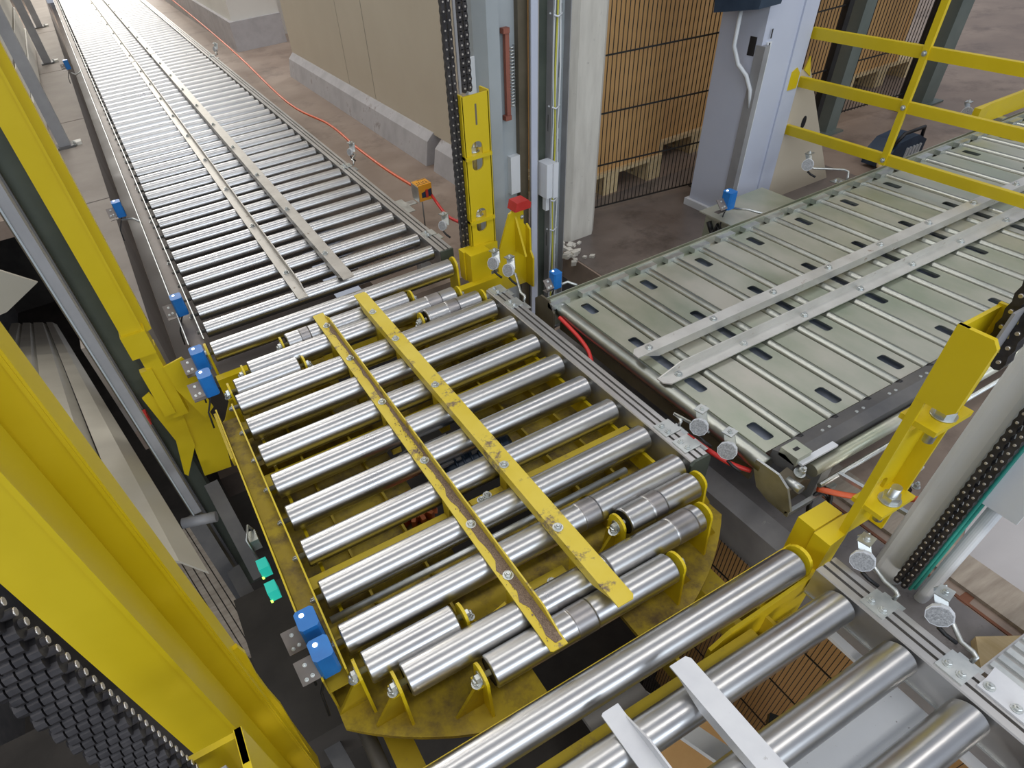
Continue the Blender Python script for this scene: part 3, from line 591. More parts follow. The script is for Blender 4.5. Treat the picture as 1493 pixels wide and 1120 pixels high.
obj('cheek_flange', mb('zinc').box(1.292, 1.50, 0.588, 0.600, -0.128, -0.110), ec)
obj('clamp_block', mb('zinc_plate').box(1.36, 1.42, 0.66, 0.72, -0.01, 0.022), ec); obj('slot_hole', mb('black').box(1.38, 1.40, 0.685, 0.697, 0.022, 0.0226), ec)
obj('gearbox', mb('brown_slot').prism([(1.31, -0.05), (1.36, -0.03), (1.40, -0.055), (1.40, -0.10), (1.32, -0.11)], 'y', 0.62, 0.68), ec)
obj('sensor_strip', mb('white_plastic').bar((1.37, 0.655, 0.0), (1.52, 0.655, 0.0), 0.010, 0.004), ec)
obj('stub_shaft', mb('zinc').cyl((1.33, 0.65, -0.04), (1.33, 0.60, -0.04), 0.014, 12), ec); obj('stub_bolt', MB().bolt((1.36, 0.64, -0.02), (0, -0.3, 1), 0.012, 0.02), ec)
st = mb('zinc').bar((1.50, 0.60, -0.07), (1.54, 0.30, -0.07), 0.006, 0.006); obj('stay_bar', st, pc)
tv = obj('wiring_box', mb('zinc_plate').prism([(2.43, -0.20), (2.80, -0.20), (2.80, -0.055), (2.43, -0.055)], 'y', 1.93, 2.09), None, 'open-ended galvanised wiring box behind the plate conveyor', 'box')
obj('wires', mb('black').tube([(2.425, 1.96 + .02 * k, -0.15 + 0.03 * (k % 3)) for k in range(6)], 0.014, 6), tv)
obj('lid', mb('zinc_plate').prism([(1.90, -0.052), (2.11, -0.052), (2.11, -0.046), (1.90, -0.046)], 'x', 2.40, 2.83), tv)

# ------------------------------------------------------------------ lift columns, chains
def link_mesh(w_, p, dotted=True):
    """one link of a two-strand chain seen on its plates; pins along y"""
    b = MB()
    for s in (-1, 1):
        cx = s * w_ * 0.25
        b.m('chain'); o = []
        for t in range(0, 360, 45): o.append((cx + w_ * 0.21 * math.cos(math.radians(t)), p * 0.30 * math.sin(math.radians(t)) + (p * 0.28 if 0 < t < 180 else -p * 0.28 if t > 180 else 0)))
        b.prism(o, 'y', -w_ * 0.22, w_ * 0.22)
        b.m('chain_pin'); b.lathe((cx, -w_ * 0.22, 0), (0, -1, 0), [(0, w_ * 0.085), (w_ * 0.06, w_ * 0.07)], 8)
    b.m('chain'); b.box(-w_ * 0.45, w_ * 0.45, -w_ * 0.12, w_ * 0.12, -p * 0.12, p * 0.12)
    return b.mesh('link')
def chain(name, x, y, z0, z1, w_, p, label, group=None, turn=False):
    t = thing(name, (x, y, z0), label, 'chain', group); lm = link_mesh(w_, p); n = int((z1 - z0) / p)
    for k in range(n):
        o = obj('link', lm, t, loc=(x, y, z0 + (k + 0.5) * p))
        if turn: o.rotation_euler = (0, 0, -math.pi / 2)
    return t
chain('lift_chain', 1.228, 2.430, -0.06, 1.75, 0.044, 0.030, 'black lift chain with bright pins running down past the upright yellow hanger')
chain('lift_chain', 1.300, 2.440, 0.66, 1.75, 0.050, 0.030, 'short black lift chain ending on the top of the far yellow hanger')
obj('chain_strip', mb('mid_grey').box(1.262, 1.272, 2.428, 2.436, 0.66, 1.75), None, 'narrow grey strip between the two far black lift chains', 'strip')
chain('lift_chain', 1.366, 0.388, 0.545, 1.2, 0.058, 0.034, 'thick black lift chain above the yellow hanger on the right edge', None, True)
chain('lift_chain', 1.472, 0.300, -0.25, 1.1, 0.044, 0.026, 'black lift chain hanging along the pale round column with green cables', None, True)
# near left chain: stacked leaf plates seen edge-on
def leaf_mesh(odd, n=5, w_=0.052, p=0.021):
    b = mb('chain'); t = w_ / n
    for k in range(n - odd):
        xa = -w_ / 2 + t * (k + 0.5 * odd) + 0.0008
        pts = [(0.013 * math.cos(math.radians(a)), 0.0095 * math.sin(math.radians(a))) for a in range(0, 360, 30)]
        b.prism(pts, 'x', xa, xa + t - 0.0016)
    b.cyl((-w_ / 2 - 0.003, 0, 0), (w_ / 2 + 0.003, 0, 0), 0.004, 8)
    b.m('chain_pin'); b.cyl((w_ / 2 + 0.003, 0, 0), (w_ / 2 + 0.0045, 0, 0), 0.0035, 8); return b.mesh('link')
lnc = thing('lift_chain', (-0.236, 0.375, 0.64), 'dark leaf chain of rounded plates in the near left corner beside the yellow post', 'chain')
l0, l1 = leaf_mesh(0), leaf_mesh(1)
for k in range(46): obj('link', l1 if k % 2 else l0, lnc, loc=(-0.238, 0.378, 0.66 + k * 0.0145))

lcol = thing('lift_column', (1.66, 2.62, ZF), 'grey-blue steel lift column with an aluminium guide rail behind the far yellow hanger', 'column')
obj('column_body', mb('grey_blue').prism([(1.465, 2.66), (1.50, 2.60), (1.56, 2.60), (1.57, 2.63), (1.655, 2.63), (1.655, 2.76), (1.465, 2.76)], 'z', -0.95, 3.2), lcol)
obj('guide_slot', mb('brown_slot').box(1.652, 1.700, 2.60, 2.64, -0.95, 3.2), lcol)
obj('guide_rail', mb('alu').prism([(1.690, 2.565), (1.735, 2.565), (1.735, 2.60), (1.728, 2.60), (1.728, 2.575), (1.690, 2.575)], 'z', -0.95, 3.2), lcol)
obj('guide_rail', mb('lavender').box(1.693, 1.727, 2.561, 2.566, -0.95, 3.2), lcol)
obj('column_web', mb('dark_green').box(1.735, 1.81, 2.60, 2.62, -0.95, 3.2), lcol)
obj('side_plate', mb('pale_grey').prism([(1.425, 0.50), (1.465, 0.48), (1.465, 0.72), (1.43, 0.72)], 'y', 2.655, 2.665), lcol)
sp = obj('spring_bracket', mb('red_brown').box(1.585, 1.605, 2.595, 2.615, 0.47, 0.79), lcol)
obj('spring_end', mb('red_brown').box(1.575, 1.605, 2.59, 2.62, 0.79, 0.81), sp); obj('spring_end', mb('red_brown').box(1.575, 1.605, 2.59, 2.62, 0.45, 0.47), sp)
obj('spring', mb('zinc').tube([(1.618 + 0.012 * math.cos(k * 1.1), 2.60 + 0.012 * math.sin(k * 1.1), 0.50 + 0.0022 * k) for k in range(110)], 0.003, 5), sp)
obj('junction_plate', mb('pale_grey').box(1.60, 1.652, 2.60, 2.63, 0.10, 0.28), lcol)
jb = thing('junction_box', (1.775, 2.53, 0.05), 'small white junction box mounted on the aluminium guide rail', 'box')
obj('body', mb('white_plastic').box(1.742, 1.80, 2.50, 2.58, 0.07, 0.235), jb); obj('lid', mb('white_plastic').box(1.775, 1.803, 2.49, 2.50, 0.068, 0.237), jb); obj('gland', mb('pale_grey').box(1.752, 1.772, 2.52, 2.55, 0.0, 0.07), jb)
ct = thing('cable_tray', (1.84, 2.57, ZF), 'vertical perforated cable tray full of wires next to the concrete pillar', 'cable tray')
obj('tray_back', mb('grey_blue').box(1.80, 1.895, 2.60, 2.606, -0.8, 3.2), ct)
for x in (1.80, 1.892): obj('tray_side', mb('mid_grey').box(x, x + 0.004, 2.555, 2.60, -0.8, 3.2), ct)
for k in range(-4, 22): obj('tray_slot', mb('black').box(1.868, 1.876, 2.598, 2.5995, ZF + 0.12 + k * 0.11, ZF + 0.18 + k * 0.11), ct)
for k, (m, x) in enumerate((('cable_green', 1.815), ('pale_grey', 1.826), ('cable_yellow', 1.836), ('white_plastic', 1.846), ('black', 1.807), ('pale_grey', 1.856))):
    obj('cable', mb(m).tube([(x + 0.004 * math.sin(j * 1.3 + k), 2.585 - 0.004 * (k % 3), ZF - 0.5 + j * 0.12) for j in range(32)], 0.0045, 6), ct)
for z in (-0.14, 0.02, 0.46, 0.82, 1.3): obj('cable_tie', mb('white_plastic').tube([(1.795, 2.575, z + 0.01), (1.83, 2.562, z - 0.006), (1.862, 2.575, z)], 0.004, 6), ct)

lav = thing('lift_column', (3.04, 2.45, ZF), 'broad lavender painted steel column behind the plate conveyor', 'column')
obj('column_body', mb('lavender').box(2.87, 3.212, 2.345, 2.62, ZF + 0.04, 3.2), lav)
obj('fold', mb('lavender').box(3.10, 3.125, 2.335, 2.345, ZF + 0.04, 3.2), lav)
trk = obj('trunking', mb('mid_grey').box(2.862, 2.895, 2.315, 2.37, ZF + 0.10, 0.55), lav)
obj('trunking_cover', mb('pale_grey').box(2.896, 2.925, 2.335, 2.345, ZF + 0.10, 0.56), trk)
for k in range(14): obj('trunking_slot', mb('black').box(2.906, 2.913, 2.3335, 2.335, ZF + 0.14 + k * 0.058, ZF + 0.18 + k * 0.058), trk)
obj('foot_plate', mb('pale_grey').box(2.85, 3.23, 2.33, 2.64, ZF, ZF + 0.04), lav)
obj('dark_patch', mb('black').box(2.868, 2.870, 2.38, 2.42, 0.50, 0.58), lav)
eb = thing('emergency_light', (2.80, 2.45, 0.66), 'dark blue-grey vented box fixed high on the lavender column', 'lamp')
obj('housing', mb('navy').prism([(2.30, 0.72), (2.56, 0.68), (2.58, 0.95), (2.30, 0.95), (2.28, 0.85)], 'x', 2.74, 2.88), eb)
for k in range(4): obj('vent', mb('black').box(2.7385, 2.7405, 2.34 + k * 0.03, 2.355 + k * 0.03, 0.80, 0.88), eb)
obj('cable', mb('pale_grey').tube([(2.79, 2.44, 0.72), (2.79, 2.44, 0.55), (2.82, 2.42, 0.47), (2.85, 2.38, 0.42), (2.858, 2.345, 0.36), (2.87, 2.335, 0.28)], 0.010, 8), eb)

dct = thing('lift_column', (1.53, 0.35, ZF), 'pale grey smooth round-edged column right of the yellow hanger', 'column')
def rounded(xa, xb, ya, yb, r):
    p = []
    for (cx_, cy_, a0) in ((xb - r, yb - r, 0), (xa + r, yb - r, 90), (xa + r, ya + r, 180), (xb - r, ya + r, 270)):
        p += [(cx_ + r * math.cos(math.radians(a0 + t)), cy_ + r * math.sin(math.radians(a0 + t))) for t in (0, 22, 45, 67, 90)]
    return p
obj('tube', mb('pale_grey').prism(rounded(1.500, 1.62, 0.312, 0.402, 0.03), 'z', ZF, 2.4), dct)
obj('conduit', mb('pale_grey').prism(rounded(1.515, 1.56, 0.235, 0.268, 0.014), 'z', ZF, 0.42), dct)
cbx = thing('control_box', (1.56, 0.26, 0.12), 'pale blue-grey control box at the right edge above the conduit', 'box')
obj('body', mb('white_plastic').box(1.50, 1.66, 0.20, 0.272, 0.13, 0.42), cbx); obj('lid', mb('white_plastic').box(1.494, 1.50, 0.196, 0.276, 0.126, 0.42), cbx)
gc = thing('cable_bundle', (1.49, 0.28, ZF), 'green and black cables running up beside the hanging chain', 'cable')
for k, (m, dx, dy) in enumerate((('cable_green', 0, 0), ('cable_green', 0.01, -0.006), ('black', 0.012, 0.004))):
    obj('cable', mb(m).tube([(1.492 + dx + 0.003 * math.sin(j + k), 0.279 + dy, ZF + 0.05 + j * 0.09) for j in range(17)], 0.005, 6), gc)
# left columns
lfc = thing('lift_column', (-0.36, 2.52, -0.9), 'dark green steel column behind the long yellow post on the left', 'column')
obj('column_body', mb('dark_green').box(-0.375, -0.305, 2.43, 2.56, -1.6, 2.8), lfc); obj('column_flange', mb('dark_grey').box(-0.385, -0.373, 2.40, 2.60, -1.6, 2.8), lfc); obj('column_side', mb('brown_slot').box(-0.455, -0.387, 2.50, 2.58, -1.6, 2.8), lfc)
gp = thing('guide_profile', (-0.37, 1.84, -0.45), 'slim grey aluminium profile standing in the pit left of the turntable', 'post')
obj('profile', mb('mid_grey').prism([(-0.345, 1.95), (-0.315, 1.95), (-0.315, 1.99), (-0.325, 1.99), (-0.325, 1.965), (-0.345, 1.965)], 'z', -0.45, 2.4), gp)
obj('profile_face', mb('grey_blue').box(-0.350, -0.345, 1.945, 1.99, -0.45, 2.4), gp)
obj('foot_tube', mb('mid_grey').cyl((-0.40, 1.95, -0.47), (-0.27, 1.91, -0.47), 0.022, 14), gp)
obj('foot_strut', mb('dark_grey').bar((-0.36, 1.97, -0.47), (-0.33, 1.80, -1.3), 0.03, 0.012), gp)

# ------------------------------------------------------------------ left background
for i, (y, lab) in enumerate(((7.0, 'nearest grey steel rack post on the floor strip at top left'), (11.2, 'middle grey steel rack post on the floor strip at top left'), (14.6, 'farthest grey steel rack post on the floor strip at top left'))):
    t = thing('rack_post', (-0.48, y, ZF), lab, 'post')
    obj('upright', mb('mid_grey').prism([(-0.535, y), (-0.435, y), (-0.435, y + 0.09), (-0.455, y + 0.09), (-0.455, y + 0.02), (-0.515, y + 0.02), (-0.515, y + 0.09), (-0.535, y + 0.09)], 'z', ZF + 0.02, 4.2), t)
    obj('foot_plate', mb('dark_grey').box(-0.56, -0.40, y - 0.04, y + 0.13, ZF + 0.004, ZF + 0.02), t)
    obj('anchor', MB().bolt((-0.40, y - 0.01, ZF + 0.02), (0, 0, 1), 0.014, 0.02), t)
    obj('grout', mb('wall_white').box(-0.40, -0.34, y + 0.0, y + 0.09, ZF + 0.004, ZF + 0.03), t)
for k in range(14):
    z = ZF + 0.02 + k * 0.26
    t = thing('panel_stack', (-0.8, 8, z), 'pale sheet packs stacked on dark battens behind the rack posts', 'panels', 'pale stacked packs behind the rack posts')
    obj('pack', mb('wall_white').box(-1.0, -0.60 - 0.012 * (k % 3), 7.2 + 0.05 * (k % 2), 12.5, z + 0.03, z + 0.26), t); obj('batten', mb('brown_slot').box(-0.98, -0.62, 7.25, 12.4, z, z + 0.03), t)
# sloped pale sheets down in the shaft
SD = Vector((-0.18, 0.92, -0.36))
def sheet(xa, ya, xb, yb, t0, t1, z=-0.45, dz=0.0):
    b = mb('beige_sheet'); A, B = Vector((xa, ya, z)), Vector((xb, yb, z + dz))
    P = [A + SD * t0, B + SD * t0, B + SD * t1, A + SD * t1]; i = len(b.v); n = Vector((0, -0.36, -0.92)) * 0.008
    b.v += [tuple(p) for p in P] + [tuple(p + n) for p in P]
    for q in ((0, 1, 2, 3), (7, 6, 5, 4), (0, 4, 5, 1), (1, 5, 6, 2), (2, 6, 7, 3), (3, 7, 4, 0)): b.face([i + k for k in q])
    return b
f = 0.86
def sx(u): return (-1.187 + (u - 20) * 0.00354) * f, (3.538 - (u - 20) * 0.00239) * f
for i, (u0, u1, u2, lab) in enumerate(((128, 156, 172, 'pale folded sheet sloping into the left shaft, next to the grey profile'), (66, 110, 123, 'pale folded sheet sloping into the left shaft, second from the grey profile'), (14, 50, 61, 'pale folded sheet sloping into the left shaft, third from the grey profile'), (-40, -4, 8, 'pale folded sheet sloping into the left shaft, farthest from the grey profile'))):
    t = thing('shaft_sheet', (*sx(u1), -0.5), lab, 'sheet', 'folded sheets in the left shaft')
    obj('sheet', sheet(*sx(u0), *sx(u1), -1.75, 8.5), t); obj('fold', sheet(*sx(u1), *sx(u2), -1.75, 8.5, -0.45, -0.045), t)
obj('cover_sheet', mb('beige_sheet').prism([(-0.565, 0.453), (-0.481, 0.376), (-0.625, 0.305), (-0.75, 0.29), (-0.75, 0.46)], 'y', 2.55, 2.562), None, 'flat pale green-beige sheet left of the grey profile at the left edge', 'sheet')
for k in range(5):
    obj('timber', mb('wood_grey').bar((-0.36 - 0.034 * k, 1.75, -1.25), (-0.50 - 0.034 * k, 2.5, -1.05), 0.014, 0.02), None, 'rough brown timber batten lying in the pit beneath the grey profile', 'timber', 'brown battens in the pit')
mc = thing('pit_machine', (-0.2, 1.3, -1.2), 'dark machinery with two teal lit sensors down in the pit beside the turntable', 'machine')
obj('housing', mb('pit').box(-0.35, -0.10, 1.0, 1.7, -1.0, -0.75), mc); obj('arm', mb('dark_grey').bar((-0.32, 1.9, -0.8), (-0.16, 0.7, -0.9), 0.03, 0.01), mc)
obj('arm', mb('dark_grey').bar((-0.26, 2.2, -0.55), (-0.22, 1.75, -0.75), 0.03, 0.01), mc)
obj('rod', mb('dark_grey').cyl((-0.06, 0.9, -0.33), (-0.05, 0.3, -0.33), 0.022, 14), mc)
for (y, z) in ((1.42, -0.30), (1.315, -0.30)):
    l_ = obj('lit_sensor', mb('lamp_teal').box(-0.170, -0.135, y - 0.022, y + 0.022, z - 0.03, z + 0.02), mc); obj('led', mb('lamp_green').box(-0.172, -0.165, y - 0.026, y - 0.02, z - 0.03, z - 0.022), l_)
cp = obj('clamp', mb('zinc').box(-0.165, -0.135, 1.52, 1.57, -0.32, -0.27), mc); obj('clamp_rod', mb('zinc').tube([(-0.165, 1.50, -0.36), (-0.17, 1.52, -0.25), (-0.15, 1.57, -0.24), (-0.135, 1.58, -0.30)], 0.005, 6), cp)

# ------------------------------------------------------------------ fences, boxes, pallets
def wire_fence(label, p0, p1, z0, z1, pitch, hz, posts, post_mat='fence_black', wr_=0.0018):
    p0, p1 = Vector((*p0, 0)), Vector((*p1, 0)); d = p1 - p0; n = int(d.length / pitch); u = d.normalized(); nrm = Vector((-u.y, u.x, 0))
    t = thing('mesh_fence', (p0.x, p0.y, z0), label, 'fence')
    b = mb('fence_black')
    for k in range(n + 1):
        c = p0 + u * (k * pitch); b.obox((c.x, c.y, (z0 + z1) / 2), u, nrm, (0, 0, 1), wr_, wr_, (z1 - z0) / 2)
    obj('wire_mesh', b, t, kind='stuff')
    for z in hz: obj('cross_wire', mb('fence_black').obox(((p0 + p1) / 2).to_tuple()[:2] + (z,), u, nrm, (0, 0, 1), d.length / 2, wr_ * 2, wr_ * 2), t)
    for (f, hw_) in posts:
        c = p0 + u * (d.length * f); obj('post', mb(post_mat).obox((c.x, c.y, (ZF + z1) / 2 if z1 > 0 else (z0 + z1) / 2), u, nrm, (0, 0, 1), hw_, hw_, (z1 - ZF) / 2 if z1 > 0 else (z1 - z0) / 2), t)
        if z1 > 0: obj('post_foot', mb(post_mat).obox((c.x, c.y, ZF + 0.005), u, nrm, (0, 0, 1), hw_ + 0.03, hw_ + 0.02, 0.005), t)
    return t
wire_fence('black wire mesh fence between the concrete pillar and the lavender column', (2.28, 2.90), (3.09, 2.765), ZF + 0.03, 2.6, 0.026, [ZF + 0.032, -0.04, 0.24, 0.52, 0.80, 1.08, 1.4], [(1.0, 0.018)])
wire_fence('black wire mesh fence beyond the lavender column behind the yellow guard rail', (3.30, 2.90), (4.23, 2.88), ZF + 0.10, 2.6, 0.030, [ZF + 0.11, 0.1, 0.45, 0.8, 1.2], [(0.985, 0.022)])
wire_fence('black wire mesh fence panel between the green post and the last fence post', (4.48, 2.87), (5.09, 2.82), ZF + 0.10, 2.6, 0.030, [ZF + 0.11, 0.1, 0.45, 0.8, 1.2], [(1.0, 0.030)])
gpst = thing('steel_post', (4.37, 2.86, ZF), 'grey-green steel post between the two far mesh fence panels', 'post')
obj('post', mb('fence_green').prism([(4.33, 2.84), (4.43, 2.84), (4.43, 2.86), (4.39, 2.86), (4.39, 2.93), (4.33, 2.93)], 'z', ZF, 3.0), gpst); obj('foot_plate', mb('fence_green').box(4.29, 4.46, 2.80, 2.97, ZF, ZF + 0.012), gpst)
gps2 = thing('steel_post', (5.30, 2.80, ZF), 'grey-green steel post behind the thin yellow upright at far right', 'post')
obj('post', mb('fence_green').prism([(5.22, 2.76), (5.36, 2.76), (5.36, 2.79), (5.26, 2.79), (5.26, 2.88), (5.22, 2.88)], 'z', ZF, 3.0), gps2); obj('foot_plate', mb('fence_green').box(5.18, 5.42, 2.72, 2.92, ZF, ZF + 0.012), gps2)
wire_fence('black wire mesh fence below the floor edge between turntable and kerb', (1.335, 0.96), (1.335, -0.9), -2.3, -0.50, 0.015, [-0.66, -0.95, -1.24, -1.53], [(0.0, 0.022)], wr_=0.0011)
def cbox(x0, x1, y0, y1, z0, z1, label):
    t = thing('cardboard_box', ((x0 + x1) / 2, (y0 + y1) / 2, z0), label, 'box')
    obj('carton', mb('cardboard').box(x0, x1, y0, y1, z0, z1), t)
    obj('corner_edge', mb('cardboard').prism([(x0 - .004, y0 - .004), (x0 + .05, y0 - .004), (x0 + .05, y0), (x0, y0), (x0, y0 + .05), (x0 - .004, y0 + .05)], 'z', z0, z1), t)
    obj('corner_edge', mb('cardboard').prism([(x1 + .004, y0 - .004), (x1 - .05, y0 - .004), (x1 - .05, y0), (x1, y0), (x1, y0 + .05), (x1 + .004, y0 + .05)], 'z', z0, z1), t)
    return t
def pallet(x0, x1, y0, y1, z0, label):
    t = thing('wooden_pallet', ((x0 + x1) / 2, (y0 + y1) / 2, z0), label, 'pallet')
    for x in (x0, (x0 + x1) / 2 - 0.055, x1 - 0.11):
        obj('skid_board', mb('wood').box(x, x + 0.11, y0, y1, z0, z0 + 0.02), t)
        for y in (y0, (y0 + y1) / 2 - 0.07, y1 - 0.14): obj('block', mb('wood').box(x, x + 0.11, y, y + 0.14, z0 + 0.02, z0 + 0.10), t)
        obj('stringer', mb('wood').box(x, x + 0.11, y0, y1, z0 + 0.10, z0 + 0.12), t)
    for k in range(5):
        y = y0 + (y1 - y0 - 0.12) * k / 4; obj('deck_board', mb('wood').box(x0, x1, y, y + 0.12, z0 + 0.12, z0 + 0.142), t)
    return t
pallet(2.20, 3.02, 3.04, 3.84, ZF, 'light wooden pallet under the left carton behind the mesh fence'); cbox(2.24, 3.00, 3.07, 3.82, ZF + 0.142, 2.4, 'tall brown carton stack on pallet just right of the concrete pillar')
pallet(3.06, 3.90, 3.20, 4.00, ZF, 'light wooden pallet under the carton behind the lavender column'); cbox(3.09, 3.86, 3.24, 3.96, ZF + 0.142, 2.4, 'tall brown carton stack set back beside the lavender column')
pallet(5.00, 5.85, 3.25, 4.05, ZF, 'light wooden pallet behind the far fence and green post'); cbox(4.15, 4.95, 3.28, 4.0, ZF + 0.142, 2.4, 'brown carton stack behind the grey-green steel post')
cbox(5.03, 5.62, 3.28, 4.0, ZF + 0.142, 2.4, 'brown carton stack behind the last mesh fence panel')
cbox(1.55, 2.1, -0.8, 1.0, -2.35, -0.6, 'brown carton stack in the pit behind the lower mesh fence')
cbox(0.55, 0.95, -0.25, 0.15, -2.35, -1.2, 'brown carton in the pit below the near conveyor rollers'); cbox(0.66, 1.2, 0.22, 0.60, -2.35, -1.1, 'brown carton in the pit below the long near roller')
obj('pit_cover', mb('mid_grey').box(0.47, 0.66, 0.36, 0.52, -0.32, -0.30), None, 'flat grey metal plate seen below the guide tips in front of the turntable', 'plate')
obj('pit_bar', mb('pale_grey').bar((0.70, 0.62, -0.6), (0.86, 0.20, -0.6), 0.03, 0.012), None, 'slanting pale metal bar under the lift in the pit', 'bar')
obj('pit_strut', mb('black').bar((0.66, 0.02, -0.55), (0.98, 0.24, -0.45), 0.018, 0.018), None, 'black slanting strut under the near conveyor', 'strut')

# ------------------------------------------------------------------ yellow guard rail and gusset plate
gr = thing('guard_rail', (3.24, 1.6, -0.05), 'yellow three-bar guard rail crossing over the plate conveyor', 'guard rail')
for z in (0.085, 0.320, 0.538): obj('rail_bar', mb('yellow').prism([(3.232, z - 0.024), (3.250, z - 0.024), (3.250, z + 0.024), (3.228, z + 0.024), (3.228, z + 0.018)], 'y', -0.6, 2.36), gr)
up_ = obj('upright', mb('yellow').box(3.222, 3.240, 1.760, 1.790, 0.062, 1.6), gr)
for z in (0.085, 0.32, 0.538): obj('bolt', MB().bolt((3.222, 1.775, z), (-1, 0, 0), 0.008, 0.006), up_)
gr2 = thing('guide_bar', (4.5, 1.86, -0.05), 'wide yellow guide strip along the back of the plate conveyor at far right', 'guide')
obj('strip', mb('yellow').prism([(4.05, 1.83), (4.16, 1.845), (5.9, 1.845), (5.9, 1.865), (4.05, 1.865)], 'z', 0.02, 0.12), gr2); obj('mount', mb('zinc').box(4.3, 4.34, 1.82, 1.86, -0.04, 0.02), gr2)
gpl = thing('gusset_plate', (3.45, 2.3, ZF), 'beige triangular steel foot plate with oval holes beside the lavender column', 'plate')
obj('plate', mb('wall_beige').prism([(3.16, ZF), (3.75, ZF), (3.30, 0.37), (3.16, 0.37)], 'y', 2.36, 2.375), gpl)
for (x, z) in ((3.37, 0.09), (3.20, 0.02)):
    obj('oval_hole', mb('black').prism([(x + 0.018 * math.cos(math.radians(a)), z + 0.034 * math.sin(math.radians(a))) for a in range(0, 360, 24)], 'y', 2.3585, 2.3605), gpl)
obj('edge_cap', mb('yellow').prism([(3.13, 0.30), (3.20, 0.30), (3.20, 0.37), (3.17, 0.40), (3.13, 0.38)], 'y', 2.34, 2.36), gpl)
obj('edge_cap', mb('yellow').prism([(3.25, 0.37), (3.31, 0.33), (3.27, 0.43)], 'y', 2.355, 2.362), gpl)
bm_ = thing('blue_machine', (4.2, 2.3, ZF), 'small dark blue cleaning machine on the floor behind the plate conveyor', 'machine')
obj('body', mb('navy').prism([(4.05, ZF + 0.02), (4.38, ZF + 0.02), (4.38, -0.20), (4.28, -0.15), (4.12, -0.16), (4.05, -0.22)], 'y', 2.20, 2.36), bm_)
for k in range(5): obj('grille_bar', mb('pale_grey').box(4.20 + k * 0.03, 4.21 + k * 0.03, 2.19, 2.20, -0.28, -0.21), bm_)
obj('handle', mb('black').tube([(4.08, 2.22, -0.18), (4.12, 2.2, -0.11), (4.30, 2.2, -0.11), (4.35, 2.22, -0.18)], 0.011, 8), bm_)
obj('hose', mb('wood').tube([(4.05, 2.25, -0.24), (3.98, 2.2, -0.26), (3.96, 2.15, -0.30), (4.02, 2.12, -0.29)], 0.016, 8), bm_)

# ------------------------------------------------------------------ sensors and reflectors
def photo_sensor(x, y, z, label, s=1.0, bracket=-1, rot=0.0, arm=None):
    s *= 1.12
    """blue photo sensor with steel bracket; bracket side -1 = left"""
    t = thing('photo_sensor', (x, y, z), label, 'sensor')
    hx, hy, hz = 0.022 * s, 0.026 * s, 0.036 * s
    b = mb('blue'); c = 0.006 * s
    pts = [(x - hx + c, y - hy), (x + hx - c, y - hy), (x + hx, y - hy + c), (x + hx, y + hy - c), (x + hx - c, y + hy), (x - hx + c, y + hy), (x - hx, y + hy - c), (x - hx, y - hy + c)]
    b.prism(pts, 'z', z - hz, z + hz); bo = obj('body', b, t)
    obj('cap', mb('blue').prism([(px * 1.0, py) for px, py in pts], 'z', z + hz, z + hz + 0.004 * s), bo)
    obj('led', mb('lamp_white').lathe((x - hx * 0.3, y + hy * 0.45, z + hz + 0.004 * s), (0, 0, 1), [(0, 0.0055 * s), (0.002, 0.004 * s)], 10), bo)
    obj('lens', mb('black').box(x + hx, x + hx + 0.001, y - hy * .6, y + hy * .6, z - hz * .7, z + hz * .5), bo)
    bc = Vector((x + bracket * (hx + 0.020 * s), y - 0.004, z - hz * 0.25)); br = mb('channel'); w1 = 0.020 * s
    br.obox(bc, (1, 0, 0), (0, 0.72, 0.69), (0, -0.69, 0.72), w1, 0.026 * s, 0.0016); bro = obj('bracket', br, t)
    obj('bracket_foot', mb('channel').box(bc.x - w1, bc.x + w1 + 0.01, y - hy * .5, y + hy * .5, z - hz * 1.25, z - hz * 1.18), bro)
    sc_ = MB()
    for (dx, dy) in ((-.4, -.6), (.3, -.5), (.0, .5)): sc_.bolt(bc + Vector((w1 * dx, 0.72 * 0.026 * s * dy, 0.69 * 0.026 * s * dy)) + Vector((0, -0.69, 0.72)) * 0.0016, (0, -0.69, 0.72), 0.0035, 0.003)
    obj('screw', sc_, bro)
    obj('cable', mb('black').tube([(x, y, z - hz), (x + bracket * 0.02, y - 0.005, z - hz - 0.03), (x + bracket * 0.045, y - 0.02, z - hz - 0.07), (x + bracket * 0.05, y - 0.06, z - hz - 0.12)], 0.0035, 6), t)
    if arm: obj('mount_arm', mb('zinc').tube(arm, 0.006, 8), t)
    return t
photo_sensor(-0.205, 8.75, 0.02, 'farthest blue photo sensor on an arm left of the long conveyor', 1.0, -1, arm=[(-0.20, 8.70, -0.05), (-0.16, 8.55, -0.05), (-0.09, 8.5, -0.02)])
photo_sensor(-0.180, 4.12, 0.02, 'blue photo sensor on an arm midway along the left of the long conveyor', 1.0, -1, arm=[(-0.19, 4.08, -0.03), (-0.13, 4.05, -0.03), (-0.10, 3.98, -0.03)])
photo_sensor(-0.070, 2.75, 0.02, 'blue photo sensor on the left channel near the end of the long conveyor', 1.0, -1)
photo_sensor(-0.074, 2.265, 0.02, 'upper of the two blue photo sensors by the left far yellow plates', 1.05, -1)
photo_sensor(-0.080, 2.090, 0.02, 'lower of the two blue photo sensors by the left far yellow plates', 1.05, -1)
photo_sensor(-0.070, 0.905, 0.02, 'upper of the two blue photo sensors at the near corner of the turntable', 1.05, -1)
photo_sensor(-0.066, 0.812, 0.02, 'lower of the two blue photo sensors at the near corner of the turntable', 1.05, -1)
photo_sensor(1.375, 1.90, 0.03, 'blue photo sensor on the back rail where the plate conveyor begins', 0.8, -1, arm=[(1.40, 1.90, -0.005), (1.44, 1.90, -0.005), (1.46, 1.86, -0.01)])
